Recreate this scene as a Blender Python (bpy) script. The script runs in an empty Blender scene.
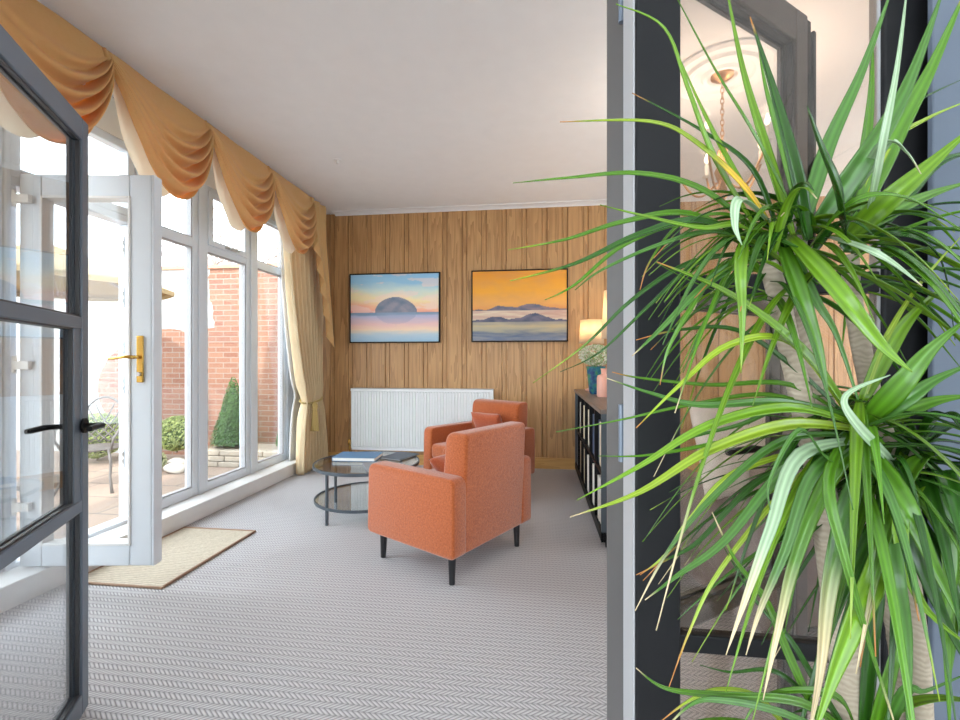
import bpy, bmesh, math, random
from mathutils import Vector, Matrix, noise
random.seed(7)
PI = math.pi
C = bpy.context.scene.collection
sc = bpy.context.scene

# ------------------------------------------------------------------ camera model
F, E, YAW = 455.0, 1.24, math.radians(7.14)
SN, CS = math.sin(YAW), math.cos(YAW)
def ray(px, py):
    r = (px - 480) / F; u = (360 - py) / F
    return Vector((-SN + r * CS, CS + r * SN, u))
def at(px, py, t):                       # point at forward distance t
    return Vector((0, 0, E)) + ray(px, py) * t

# ------------------------------------------------------------------ helpers
def wm(o):
    m = Matrix.LocRotScale(o.location, o.rotation_euler, o.scale)
    return wm(o.parent) @ m if o.parent else m
def tag(o, label=None, cat=None, group=None, kind=None):
    if label: o['label'] = label
    if cat: o['category'] = cat
    if group: o['group'] = group
    if kind: o['kind'] = kind
    return o
def thing(name, label, cat, loc=(0, 0, 0), rz=0, group=None, kind=None):
    o = bpy.data.objects.new(name, None); C.objects.link(o)
    o.empty_display_size = .1
    o.location = loc; o.rotation_euler = (0, 0, rz)
    return tag(o, label, cat, group, kind)
def obj(name, bm, mat, parent=None, world=False, smooth=None, bevel=0, subsurf=0, solid=0, segs=2, base=True):
    me = bpy.data.meshes.new(name)
    bmesh.ops.recalc_face_normals(bm, faces=bm.faces[:]) if not bm.faces or not bm.get('nr', False) else None
    bm.to_mesh(me); bm.free()
    o = bpy.data.objects.new(name, me); C.objects.link(o)
    mats = mat if isinstance(mat, (list, tuple)) else [mat]
    for m in mats: me.materials.append(m)
    if parent is not None:
        o.parent = parent
        if world: me.transform(wm(parent).inverted())
    elif base and len(me.vertices):
        xs = [v.co for v in me.vertices]
        lo = Vector([min(c[i] for c in xs) for i in range(3)]); hi = Vector([max(c[i] for c in xs) for i in range(3)])
        b = Vector(((lo.x + hi.x) / 2, (lo.y + hi.y) / 2, lo.z))
        me.transform(Matrix.Translation(-b)); o.location = b
    if smooth is not None:
        me.shade_smooth() if smooth is True else me.set_sharp_from_angle(angle=math.radians(smooth))
        if smooth is not True:
            for p in me.polygons: p.use_smooth = True
    if solid:
        m = o.modifiers.new('s', 'SOLIDIFY'); m.thickness = solid; m.offset = 0
    if bevel:
        m = o.modifiers.new('b', 'BEVEL'); m.width = bevel; m.segments = segs; m.limit_method = 'ANGLE'; m.harden_normals = False
        if smooth is None:
            for p in me.polygons: p.use_smooth = True
            me.set_sharp_from_angle(angle=math.radians(40))
    if subsurf:
        m = o.modifiers.new('u', 'SUBSURF'); m.levels = subsurf; m.render_levels = subsurf
    return o
class BM:
    """small wrapper so that helpers chain"""
def new(): return _B()
class _B:
    def __init__(s): s.bm = bmesh.new()
    @property
    def faces(s): return s.bm.faces
    def get(s, k, d): return True
    def to_mesh(s, me):
        s.bm.to_mesh(me)
    def free(s): s.bm.free()
    def box(s, lo, hi, rz=0, piv=None, M=None):
        lo = Vector(lo); hi = Vector(hi); c = (lo + hi) / 2; d = hi - lo
        r = bmesh.ops.create_cube(s.bm, size=1)
        m = Matrix.Translation(c) @ Matrix.Diagonal((d.x, d.y, d.z, 1))
        if M is not None: m = M @ m
        bmesh.ops.transform(s.bm, matrix=m, verts=r['verts']); return s
    def tube(s, pts, rad, n=8, closed=False, caps=True):
        pts = [Vector(p) for p in pts]; N = len(pts)
        rads = rad if isinstance(rad, (list, tuple)) else [rad] * N
        rings = []; up = None
        for i, p in enumerate(pts):
            if closed: d = pts[(i + 1) % N] - pts[i - 1]
            else: d = pts[min(i + 1, N - 1)] - pts[max(i - 1, 0)]
            if d.length < 1e-9: d = Vector((0, 0, 1))
            d.normalize()
            if up is None:
                up = Vector((0, 0, 1)) if abs(d.z) < .9 else Vector((1, 0, 0))
            a = d.cross(up); a.normalize(); b = a.cross(d); up = b
            rings.append([s.bm.verts.new(p + (a * math.cos(2 * PI * k / n) + b * math.sin(2 * PI * k / n)) * rads[i]) for k in range(n)])
        M = N if closed else N - 1
        for i in range(M):
            A = rings[i]; B = rings[(i + 1) % N]
            for k in range(n):
                s.bm.faces.new((A[k], A[(k + 1) % n], B[(k + 1) % n], B[k]))
        if caps and not closed:
            s.bm.faces.new(rings[0][::-1]); s.bm.faces.new(rings[-1])
        return s
    def lathe(s, prof, n=32, c=(0, 0, 0), capb=True, capt=True):
        c = Vector(c); rings = []
        for r, z in prof:
            rings.append([s.bm.verts.new(c + Vector((r * math.cos(2 * PI * k / n), r * math.sin(2 * PI * k / n), z))) for k in range(n)])
        for A, B in zip(rings, rings[1:]):
            for k in range(n):
                s.bm.faces.new((A[k], A[(k + 1) % n], B[(k + 1) % n], B[k]))
        if capb: s.bm.faces.new(rings[0][::-1])
        if capt: s.bm.faces.new(rings[-1])
        return s
    def grid(s, f, nu, nv, wrapu=False):
        vs = [[s.bm.verts.new(f(i / nu, j / nv)) for j in range(nv + 1)] for i in range(nu + (0 if wrapu else 1))]
        L = len(vs)
        for i in range(nu):
            for j in range(nv):
                s.bm.faces.new((vs[i][j], vs[(i + 1) % L][j], vs[(i + 1) % L][j + 1], vs[i][j + 1]))
        return s
    def sphere(s, c, r, n=16, sc=(1, 1, 1)):
        q = bmesh.ops.create_uvsphere(s.bm, u_segments=n, v_segments=max(6, n // 2), radius=r)
        bmesh.ops.transform(s.bm, matrix=Matrix.Translation(c) @ Matrix.Diagonal((*sc, 1)), verts=q['verts']); return s
def _fix(o):
    bm = bmesh.new(); bm.from_mesh(o.data); bmesh.ops.recalc_face_normals(bm, faces=bm.faces[:]); bm.to_mesh(o.data); bm.free()
_obj = obj
def obj(name, b, mat, parent=None, fix=True, **k):
    if fix: bmesh.ops.recalc_face_normals(b.bm, faces=b.bm.faces[:])
    return _obj(name, b, mat, parent, **k)
def box(name, lo, hi, mat, parent=None, world=True, **k):
    return obj(name, new().box(lo, hi), mat, parent, world=world if parent else False, **k)
def copy_tree(o, parent=None):
    c = o.copy(); C.objects.link(c)
    if parent is not None: c.parent = parent
    for ch in [x for x in C.objects if x.parent == o]: copy_tree(ch, c)
    return c

# ------------------------------------------------------------------ materials
class NT:
    def __init__(s, name):
        s.m = bpy.data.materials.new(name); s.m.use_nodes = True; s.t = s.m.node_tree
        s.b = s.t.nodes['Principled BSDF']; s.out = s.t.nodes['Material Output']
    def n(s, ty, **k):
        q = s.t.nodes.new(ty)
        for a, v in k.items(): setattr(q, a, v)
        return q
    def l(s, a, b): s.t.links.new(a, b)
    def math(s, op, a, b=None, c=None):
        q = s.n('ShaderNodeMath', operation=op)
        for i, v in enumerate((a, b, c)):
            if v is None: continue
            if isinstance(v, (int, float)): q.inputs[i].default_value = v
            else: s.l(v, q.inputs[i])
        return q.outputs[0]
    def mix(s, fac, a, b):
        q = s.n('ShaderNodeMix', data_type='RGBA')
        for i, v in ((0, fac), (6, a), (7, b)):
            if isinstance(v, (int, float)): q.inputs[i].default_value = v
            elif isinstance(v, (tuple, list)): q.inputs[i].default_value = (*v[:3], 1)
            else: s.l(v, q.inputs[i])
        return q.outputs[2]
    def coord(s, kind='Object', scale=(1, 1, 1)):
        c = s.n('ShaderNodeTexCoord'); m = s.n('ShaderNodeMapping'); m.inputs['Scale'].default_value = scale
        s.l(c.outputs[kind], m.inputs[0]); return m.outputs[0]
    def noise(s, vec, scale, detail=3, rough=.5):
        q = s.n('ShaderNodeTexNoise'); q.inputs['Scale'].default_value = scale; q.inputs['Detail'].default_value = detail
        q.inputs['Roughness'].default_value = rough; s.l(vec, q.inputs['Vector']); return q.outputs['Fac']
    def bump(s, h, strength=.3, dist=.01):
        q = s.n('ShaderNodeBump'); q.inputs['Strength'].default_value = strength; q.inputs['Distance'].default_value = dist
        s.l(h, q.inputs['Height']); s.l(q.outputs[0], s.b.inputs['Normal']); return q
def plain(name, col, rough=.5, metal=0, var=0, vscale=8, bump=0, bscale=60, sheen=0, spec=None, trans=0, coat=0):
    N = NT(name); b = N.b
    b.inputs['Base Color'].default_value = (*col, 1); b.inputs['Roughness'].default_value = rough; b.inputs['Metallic'].default_value = metal
    if spec is not None: b.inputs['Specular IOR Level'].default_value = spec
    if coat: b.inputs['Coat Weight'].default_value = coat
    if sheen: b.inputs['Sheen Weight'].default_value = sheen; b.inputs['Sheen Roughness'].default_value = .4
    v = N.coord()
    f = N.noise(v, vscale)
    k = var if var else .03
    N.l(N.mix(f, tuple(c * (1 - k) for c in col), tuple(min(1, c * (1 + k)) for c in col)), b.inputs['Base Color'])
    if bump: N.bump(N.noise(v, bscale, 4), bump, .01)
    if trans:
        tr = N.n('ShaderNodeBsdfTranslucent'); tr.inputs[0].default_value = (*trans[:3], 1)
        ms = N.n('ShaderNodeMixShader'); ms.inputs[0].default_value = trans[3]
        N.l(b.outputs[0], ms.inputs[1]); N.l(tr.outputs[0], ms.inputs[2]); N.l(ms.outputs[0], N.out.inputs[0])
    return N.m
def glass(name, tint=(1, 1, 1), refl=1.0, ior=1.5):
    N = NT(name); t = N.t; t.nodes.remove(N.b)
    tr = N.n('ShaderNodeBsdfTransparent'); tr.inputs[0].default_value = (*tint, 1)
    gl = N.n('ShaderNodeBsdfGlossy'); gl.inputs['Roughness'].default_value = .0
    g = N.n('ShaderNodeNewGeometry'); dp = N.n('ShaderNodeVectorMath', operation='DOT_PRODUCT')
    N.l(g.outputs['Incoming'], dp.inputs[0]); N.l(g.outputs['Normal'], dp.inputs[1])
    c_ = N.math('SUBTRACT', 1, N.math('ABSOLUTE', dp.outputs['Value']))
    f = N.math('MULTIPLY', N.math('ADD', N.math('MULTIPLY', N.math('POWER', c_, 5), .96), .04), refl)
    ms = N.n('ShaderNodeMixShader'); N.l(f, ms.inputs[0]); N.l(tr.outputs[0], ms.inputs[1]); N.l(gl.outputs[0], ms.inputs[2])
    N.l(ms.outputs[0], N.out.inputs[0]); return N.m
def vcol(name, rough=.6, spec=.3, trans=None, bump=0):
    N = NT(name); a = N.n('ShaderNodeAttribute', attribute_name='Col'); N.l(a.outputs['Color'], N.b.inputs['Base Color'])
    N.b.inputs['Roughness'].default_value = rough; N.b.inputs['Specular IOR Level'].default_value = spec
    if trans:
        tr = N.n('ShaderNodeBsdfTranslucent'); N.l(a.outputs['Color'], tr.inputs[0])
        ms = N.n('ShaderNodeMixShader'); ms.inputs[0].default_value = trans
        N.l(N.b.outputs[0], ms.inputs[1]); N.l(tr.outputs[0], ms.inputs[2]); N.l(ms.outputs[0], N.out.inputs[0])
    return N.m

M = {}
M['ceiling'] = plain('ceiling_paint', (.87, .87, .88), .9, bump=.05, bscale=200)
M['upvc'] = plain('white_upvc', (.70, .745, .80), .35)
M['sillw'] = plain('white_sill', (.82, .81, .80), .4)
M['wallpaint'] = plain('wall_paint', (.78, .74, .68), .9)
M['bluewall'] = plain('blue_grey_paint', (.085, .105, .14), .7)
M['black'] = plain('black_metal', (.007, .007, .008), .5, .0, spec=.2)
M['frame'] = plain('graphite_metal', (.12, .145, .185), .36, .2, spec=.6)
M['bead'] = plain('dark_bead', (.045, .045, .05), .4)
M['frame_lamplit'] = plain('graphite_metal_lamplit', (.085, .078, .075), .36, .2, spec=.6)  # graphite door metal with a brown lamp-lit tone put into its colour
M['gasket_lit_side'] = plain('grey_gasket_and_lit_side', (.34, .335, .34), .5)  # window gaskets, and the daylit tone painted on the black posts' left sides
M['brass'] = plain('brass', (.72, .46, .12), .25, 1)
M['steel'] = plain('brushed_steel', (.55, .55, .55), .3, 1)
M['radiator'] = plain('radiator_enamel', (.90, .92, .93), .3)
M['darkleg'] = plain('black_leg', (.02, .02, .022), .4)
M['tablemetal'] = plain('slate_metal', (.10, .12, .14), .35, .5)
M['glass'] = glass('window_glass', (.97, .98, .98), 1.0)
M['doorglass'] = glass('door_glass', (.95, .965, .975), 1.7)
M['panelglass'] = glass('bronze_glass', (.94, .87, .81), 1.2)
M['tableglass'] = glass('table_glass', (.95, .98, .98), 1.6)
M['cream'] = plain('cream_paper', (.80, .72, .55), .7)
M['stone'] = plain('garden_stone', (.36, .31, .25), .9, var=.25, vscale=14, bump=.4, bscale=30)
M['whitestone'] = plain('white_stone', (.42, .39, .35), .8, var=.1, bump=.2)
M['castmetal'] = plain('cast_aluminium', (.12, .11, .105), .5, .4)
M['parasol'] = plain('parasol_canvas', (.36, .26, .13), .9, trans=(.38, .27, .13, .3))
M['bark'] = plain('tree_bark', (.30, .24, .21), .9, var=.3, bump=.5)
M['soil'] = plain('soil', (.06, .045, .03), 1, var=.4, vscale=60, bump=1, bscale=80)
M['pot'] = plain('glazed_pot', (.22, .24, .26), .3, var=.1)
M['pinkvase'] = plain('blush_ceramic', (.78, .42, .33), .4, var=.08)
M['shade'] = plain('lamp_shade_linen', (.85, .74, .58), .9, trans=(.95, .80, .58, .55))
M['pillow_white'] = plain('white_cotton', (.82, .78, .74), .9, bump=.2, bscale=90)
M['taupe'] = plain('taupe_leather', (.20, .155, .145), .42, var=.12, bump=.15, bscale=40)
M['sheer'] = plain('sheer_voile', (.92, .92, .92), .9, trans=(.95, .95, .95, .6))

def mat_carpet():
    N = NT('herringbone_carpet'); v = N.coord()
    s = N.n('ShaderNodeSeparateXYZ'); N.l(v, s.inputs[0]); x, y = s.outputs[0], s.outputs[1]
    R = .0285
    yr = N.math('DIVIDE', y, R); row = N.math('FLOOR', yr); fy = N.math('SUBTRACT', yr, row)
    par = N.math('MODULO', N.math('ABSOLUTE', row), 2.0)
    sg = N.math('SUBTRACT', N.math('MULTIPLY', par, 2), 1)
    u = N.math('ADD', N.math('DIVIDE', x, .021), N.math('MULTIPLY', N.math('MULTIPLY', fy, 1.8), sg))
    fr = N.math('FRACT', N.math('ADD', u, 1000))
    st = N.math('SINE', N.math('MULTIPLY', fr, PI))
    st = N.math('POWER', st, .7)
    edge = N.math('SINE', N.math('MULTIPLY', fy, PI)); edge = N.math('POWER', edge, .25)
    h = N.math('MULTIPLY', st, edge)
    nz = N.noise(v, 300, 2); big = N.noise(v, 1.3, 2)
    h2 = N.math('ADD', N.math('MULTIPLY', h, .85), N.math('MULTIPLY', nz, .25))
    c = N.mix(h2, (.09, .086, .092), (.66, .64, .655))
    c = N.mix(N.math('MULTIPLY', big, .15), c, (.60, .57, .56))
    N.l(c, N.b.inputs['Base Color']); N.b.inputs['Roughness'].default_value = .95; N.b.inputs['Specular IOR Level'].default_value = .1
    N.b.inputs['Sheen Weight'].default_value = .15
    N.bump(h2, .5, .006); return N.m
M['carpet'] = mat_carpet()

def mat_wood(name, c1, c2, c3, axis='Z', scale=1, rough=.45, boardw=None):
    N = NT(name)
    sca = {'Z': (14, 14, .9), 'X': (.9, 14, 14), 'Y': (14, .9, 14)}[axis]
    v = N.coord('Object', tuple(q * scale for q in sca))
    co = N.n('ShaderNodeTexCoord'); s = N.n('ShaderNodeSeparateXYZ'); N.l(co.outputs['Object'], s.inputs[0])
    if boardw:
        bi = N.math('FLOOR', N.math('DIVIDE', N.math('ADD', s.outputs[0], 50), boardw))
        wn = N.n('ShaderNodeTexWhiteNoise', noise_dimensions='1D'); N.l(bi, wn.inputs['W'])
        off = N.n('ShaderNodeCombineXYZ'); N.l(N.math('MULTIPLY', wn.outputs['Value'], 30), off.inputs[2]); N.l(N.math('MULTIPLY', wn.outputs['Value'], 13), off.inputs[0])
        ad = N.n('ShaderNodeVectorMath', operation='ADD'); N.l(v, ad.inputs[0]); N.l(off.outputs[0], ad.inputs[1]); v = ad.outputs[0]
    n1 = N.noise(v, .55, 3, .55)
    rings = N.math('FRACT', N.math('MULTIPLY', n1, 9))
    rings = N.math('POWER', rings, 1.6)
    n2 = N.noise(v, 4, 4, .7)
    c = N.mix(rings, c1, c2)
    c = N.mix(N.math('MULTIPLY', n2, .5), c, c3)
    if boardw:
        c = N.mix(N.math('MULTIPLY', wn.outputs['Value'], .35), c, c3)
    N.l(c, N.b.inputs['Base Color']); N.b.inputs['Roughness'].default_value = rough
    N.bump(n2, .15, .003); return N.m
BW = .232
M['panel'] = mat_wood('pine_panelling', (.60, .35, .15), (.31, .15, .055), (.49, .28, .12), 'Z', 1, .42, BW)
M['oak'] = mat_wood('oak_board', (.66, .38, .13), (.52, .28, .08), (.60, .34, .11), 'X')
M['walnut'] = mat_wood('dark_oak_top', (.20, .155, .13), (.14, .105, .085), (.17, .13, .11), 'Y')

def mat_fabric(name, c1, c2, sc_=95, sheen=.5, bump=.5):
    N = NT(name); v = N.coord(); a = N.noise(v, sc_, 4, .75); b = N.noise(v, 7, 3)
    wv = N.noise(v, 240, 2)
    f = N.math('ADD', N.math('MULTIPLY', a, 2.6), -.85); f = N.math('MINIMUM', N.math('MAXIMUM', f, 0), 1)
    c = N.mix(f, c1, c2); c = N.mix(N.math('MULTIPLY', b, .25), c, tuple(q * .9 for q in c2))
    N.l(c, N.b.inputs['Base Color']); N.b.inputs['Roughness'].default_value = .9; N.b.inputs['Sheen Weight'].default_value = sheen
    N.b.inputs['Specular IOR Level'].default_value = .15
    N.bump(N.math('ADD', a, wv), bump, .004); return N.m
M['terra'] = mat_fabric('terracotta_chenille', (.29, .050, .009), (.60, .165, .050))
M['terra2'] = mat_fabric('terracotta_cushion', (.34, .06, .02), (.52, .13, .05), 90)
M['peach'] = mat_fabric('peach_cotton', (.72, .45, .30), (.80, .55, .38), 60, .2, .2)
def mat_jute():
    N = NT('jute_weave'); v = N.coord()
    w = N.n('ShaderNodeTexWave'); w.wave_type = 'BANDS'; w.bands_direction = 'Y'; w.inputs['Scale'].default_value = 16; w.inputs['Distortion'].default_value = 3; w.inputs['Detail'].default_value = 2; N.l(v, w.inputs['Vector'])
    a = N.noise(v, 60, 4, .7)
    f = N.math('ADD', N.math('MULTIPLY', w.outputs['Fac'], .35), N.math('MULTIPLY', a, .75))
    N.l(N.mix(f, (.30, .24, .17), (.74, .67, .54)), N.b.inputs['Base Color']); N.b.inputs['Roughness'].default_value = .95
    N.bump(f, .6, .01); return N.m
M['jute'] = mat_jute()
M['juteedge'] = plain('jute_binding', (.34, .22, .15), .9)
def mat_gold(name, c1, c2, tr, tf):
    N = NT(name); v = N.coord(); a = N.noise(v, 9, 4, .6); k = N.noise(v, 45, 3)
    c = N.mix(N.math('MULTIPLY', N.math('ADD', a, k), .5), c1, c2); N.l(c, N.b.inputs['Base Color'])
    N.b.inputs['Roughness'].default_value = .6; N.b.inputs['Sheen Weight'].default_value = .3
    t = N.n('ShaderNodeBsdfTranslucent'); t.inputs[0].default_value = (*tr, 1)
    ms = N.n('ShaderNodeMixShader'); ms.inputs[0].default_value = tf
    N.l(N.b.outputs[0], ms.inputs[1]); N.l(t.outputs[0], ms.inputs[2]); N.l(ms.outputs[0], N.out.inputs[0]); return N.m
M['gold'] = mat_gold('gold_damask', (.66, .47, .16), (.80, .62, .29), (1.0, .44, .01), .42)
M['goldc'] = mat_gold('gold_curtain', (.90, .72, .42), (.95, .80, .54), (.95, .70, .35), .25)
M['lining'] = mat_gold('cream_lining', (.78, .68, .52), (.84, .75, .60), (.85, .7, .5), .25)
def mat_brick():
    N = NT('garden_brick'); co = N.n('ShaderNodeTexCoord'); s = N.n('ShaderNodeSeparateXYZ'); N.l(co.outputs['Object'], s.inputs[0])
    cb = N.n('ShaderNodeCombineXYZ'); N.l(s.outputs[0], cb.inputs[0]); N.l(s.outputs[2], cb.inputs[1])
    nz = N.noise(co.outputs['Object'], 1.1, 4, .6); nf = N.noise(co.outputs['Object'], 30, 3)
    b = N.n('ShaderNodeTexBrick'); N.l(cb.outputs[0], b.inputs['Vector'])
    b.inputs['Color1'].default_value = (.21, .062, .036, 1); b.inputs['Color2'].default_value = (.28, .115, .07, 1); b.inputs['Mortar'].default_value = (.27, .22, .18, 1)
    b.inputs['Scale'].default_value = 1; b.inputs['Brick Width'].default_value = .23; b.inputs['Row Height'].default_value = .075; b.inputs['Mortar Size'].default_value = .007
    c = N.mix(N.math('MULTIPLY', nf, .45), b.outputs['Color'], (.30, .24, .19))
    # old white limewash that covers the upper left of the wall with a worn lower edge
    x = N.math('ADD', s.outputs[0], N.math('MULTIPLY', N.math('SUBTRACT', nz, .5), .5))
    z = N.math('ADD', s.outputs[2], N.math('MULTIPLY', N.math('SUBTRACT', nz, .5), .35))
    m1 = N.math('MULTIPLY', N.math('LESS_THAN', x, .98), N.math('GREATER_THAN', z, 1.68))
    m2 = N.math('LESS_THAN', x, .15)
    d = N.math('SQRT', N.math('ADD', N.math('POWER', N.math('SUBTRACT', s.outputs[0], -.25), 2), N.math('POWER', N.math('SUBTRACT', s.outputs[2], .85), 2)))
    m2 = N.math('MULTIPLY', m2, N.math('GREATER_THAN', N.math('ADD', d, N.math('MULTIPLY', nz, .2)), .72))
    mk = N.math('MINIMUM', N.math('ADD', m1, m2), 1)
    c = N.mix(mk, c, (.42, .405, .39)); N.l(c, N.b.inputs['Base Color']); N.b.inputs['Roughness'].default_value = .95
    N.bump(N.math('ADD', b.outputs['Fac'], nf), -.4, .01); return N.m
M['brick'] = mat_brick()
def mat_paving():
    N = NT('stone_paving'); v = N.coord(); b = N.n('ShaderNodeTexBrick'); N.l(v, b.inputs['Vector'])
    b.inputs['Color1'].default_value = (.24, .165, .12, 1); b.inputs['Color2'].default_value = (.28, .20, .155, 1); b.inputs['Mortar'].default_value = (.12, .10, .08, 1)
    b.inputs['Scale'].default_value = 1; b.inputs['Brick Width'].default_value = .6; b.inputs['Row Height'].default_value = .45; b.inputs['Mortar Size'].default_value = .012
    n = N.noise(v, 5, 4); N.l(N.mix(N.math('MULTIPLY', n, .5), b.outputs['Color'], (.28, .23, .19)), N.b.inputs['Base Color']); N.b.inputs['Roughness'].default_value = .9
    return N.m
M['paving'] = mat_paving()
M['leafv'] = vcol('dracaena_leaf', .27, .5, .14)
M['foliage'] = vcol('garden_foliage', .6, .3, .25)
M['paint'] = vcol('oil_paint', .5, .3)
def mat_cane():
    N = NT('cane_bark'); v = N.coord(); w = N.n('ShaderNodeTexWave'); w.wave_type = 'BANDS'; w.bands_direction = 'Z'
    w.inputs['Scale'].default_value = 50; w.inputs['Distortion'].default_value = 9; w.inputs['Detail'].default_value = 3; N.l(v, w.inputs['Vector'])
    a = N.noise(v, 60, 4); f = N.math('ADD', N.math('MULTIPLY', w.outputs['Fac'], .3), N.math('MULTIPLY', a, .7))
    N.l(N.mix(f, (.22, .17, .12), (.44, .37, .28)), N.b.inputs['Base Color']); N.b.inputs['Roughness'].default_value = .9; N.bump(f, .35, .004); return N.m
M['cane'] = mat_cane()
def mat_glaze():
    N = NT('blue_green_glaze'); v = N.coord(); w = N.noise(v, 22, 3); r = N.n('ShaderNodeValToRGB'); N.l(w, r.inputs[0])
    e = r.color_ramp.elements; e[0].position = .38; e[0].color = (.02, .05, .16, 1); e[1].position = .62; e[1].color = (.05, .22, .10, 1)
    q = e.new(.5); q.color = (.03, .16, .22, 1)
    N.l(r.outputs[0], N.b.inputs['Base Color']); N.b.inputs['Roughness'].default_value = .15; return N.m
M['glaze'] = mat_glaze()
def emis(name, col, st):
    N = NT(name); N.b.inputs['Emission Color'].default_value = (*col, 1); N.b.inputs['Emission Strength'].default_value = st
    N.b.inputs['Base Color'].default_value = (*col, 1); return N.m
M['bulb'] = emis('bulb_glow', (1, .78, .55), 1.5)

H = 3.01; YB = 5.27; XL = -2.77; XR = 4.2; YN = -2.6
def struct(o, label=None):
    o['kind'] = 'structure'
    if label: o['label'] = label
    return o
# ------------------------------------------------------------------ room shell
struct(box('floor', (XL - .1, YN - .2, -.12), (XR + .2, YB + .2, 0), M['carpet'], base=False), 'pale grey-beige herringbone carpet')
struct(box('ceiling', (XL - .5, YN - .2, H), (XR + .2, YB + .2, H + .25), M['ceiling']), 'plain white plaster ceiling')
# panelled wall: boards and recessed strips in one mesh
b = new(); x = XL - .12; b.box((XL - .12, YB, 0), (XR, YB + .15, H))
k = math.floor((x + 50) / BW)
while k * BW - 50 < XR:
    x0 = k * BW - 50
    lo = max(x0 + .003, XL - .12); hi = min(x0 + BW * .76, XR)
    if hi > lo: b.box((lo, YB - .016, 0), (hi, YB + .01, H))
    lo = max(x0 + BW * .76 + .006, XL - .12); hi = min(x0 + BW - .003, XR)
    if hi > lo: b.box((lo, YB - .008, 0), (hi, YB + .01, H))
    k += 1
struct(obj('wall_back', b, M['panel'], bevel=.004, segs=1, base=False), 'varnished vertical pine board wall with narrow recessed strips')
struct(box('baseboard_back', (XL, YB - .036, 0), (XR, YB - .016, .125), M['oak'], bevel=.004), 'oak skirting board under the panelled wall')
b = new()
prof = [(0, 0), (0, -.028), (-.012, -.028), (-.03, -.016), (-.07, -.010), (-.11, -.008), (-.11, 0)]
vs = [[b.bm.verts.new((X, YB - .016 + p[0], H + p[1])) for p in prof] for X in (XL + .35, XR)]
for i in range(len(prof)): b.bm.faces.new((vs[0][i], vs[0][(i + 1) % 7], vs[1][(i + 1) % 7], vs[1][i]))
b.bm.faces.new(vs[0]); b.bm.faces.new(vs[1][::-1])
struct(obj('trim_1', b, M['ceiling']), 'white plaster coving above the panelled wall')
b = new(); b.box((XR, YN - .15, 0), (XR + .15, YB + .15, .25)); b.box((XR, YN - .15, 2.75), (XR + .15, YB + .15, H))
for y0, y1 in ((YN - .15, -2.3), (.4, 2.7), (4.9, YB + .15)): b.box((XR, y0, .25), (XR + .15, y1, 2.75))
struct(obj('wall_right', b, M['wallpaint'], base=False))
for q, (y0, y1) in enumerate(((-2.3, .4), (2.7, 4.9))):
    w = thing('window_%d' % (8 + q), ('unseen window added on the right behind the camera for daylight', 'unseen window added in the right wall for daylight')[q], None, (XR + .07, (y0 + y1) / 2, .25), kind='structure')  # unseen windows, added so that more daylight enters both rooms
    b = new(); b.box((XR + .04, y0, .25), (XR + .10, y1, .31)); b.box((XR + .04, y0, 2.69), (XR + .10, y1, 2.75))
    for k in range(4): yy = y0 + (y1 - y0 - .06) * k / 3; b.box((XR + .04, yy, .31), (XR + .10, yy + .06, 2.69))
    obj('window_frame', b, M['upvc'], w, world=True)
    box('glass_pane', (XR + .067, y0 + .03, .28), (XR + .073, y1 - .03, 2.72), M['glass'], w)
# left wall: solid parts round the glazing
HEAD = 2.72
b = new()
b.box((XL - .12, .55, 0), (XL, .95, H)); b.box((XL - .12, YN - .15, 0), (XL, -2.4, H)); b.box((XL - .12, -2.4, 0), (XL, .55, .25)); b.box((XL - .12, -2.4, 2.75), (XL, .55, H)); b.box((XL - .12, 4.90, 0), (XL, YB + .15, H)); b.box((XL - .12, .95, HEAD), (XL, 4.90, H))
b.box((XL - .12, .95, -.1), (XL - .0, 4.90, .13))
struct(obj('wall_left', b, M['wallpaint'], base=False), 'plain wall around the tall garden windows')
b = new(); b.box((XL, .95, 0), (-2.60, 4.98, .115)); b.box((XL - .0, .95, .115), (-2.585, 4.98, .132))
struct(obj('trim_2', b, M['sillw'], bevel=.004), 'low white boxed sill along the garden windows')

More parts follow.
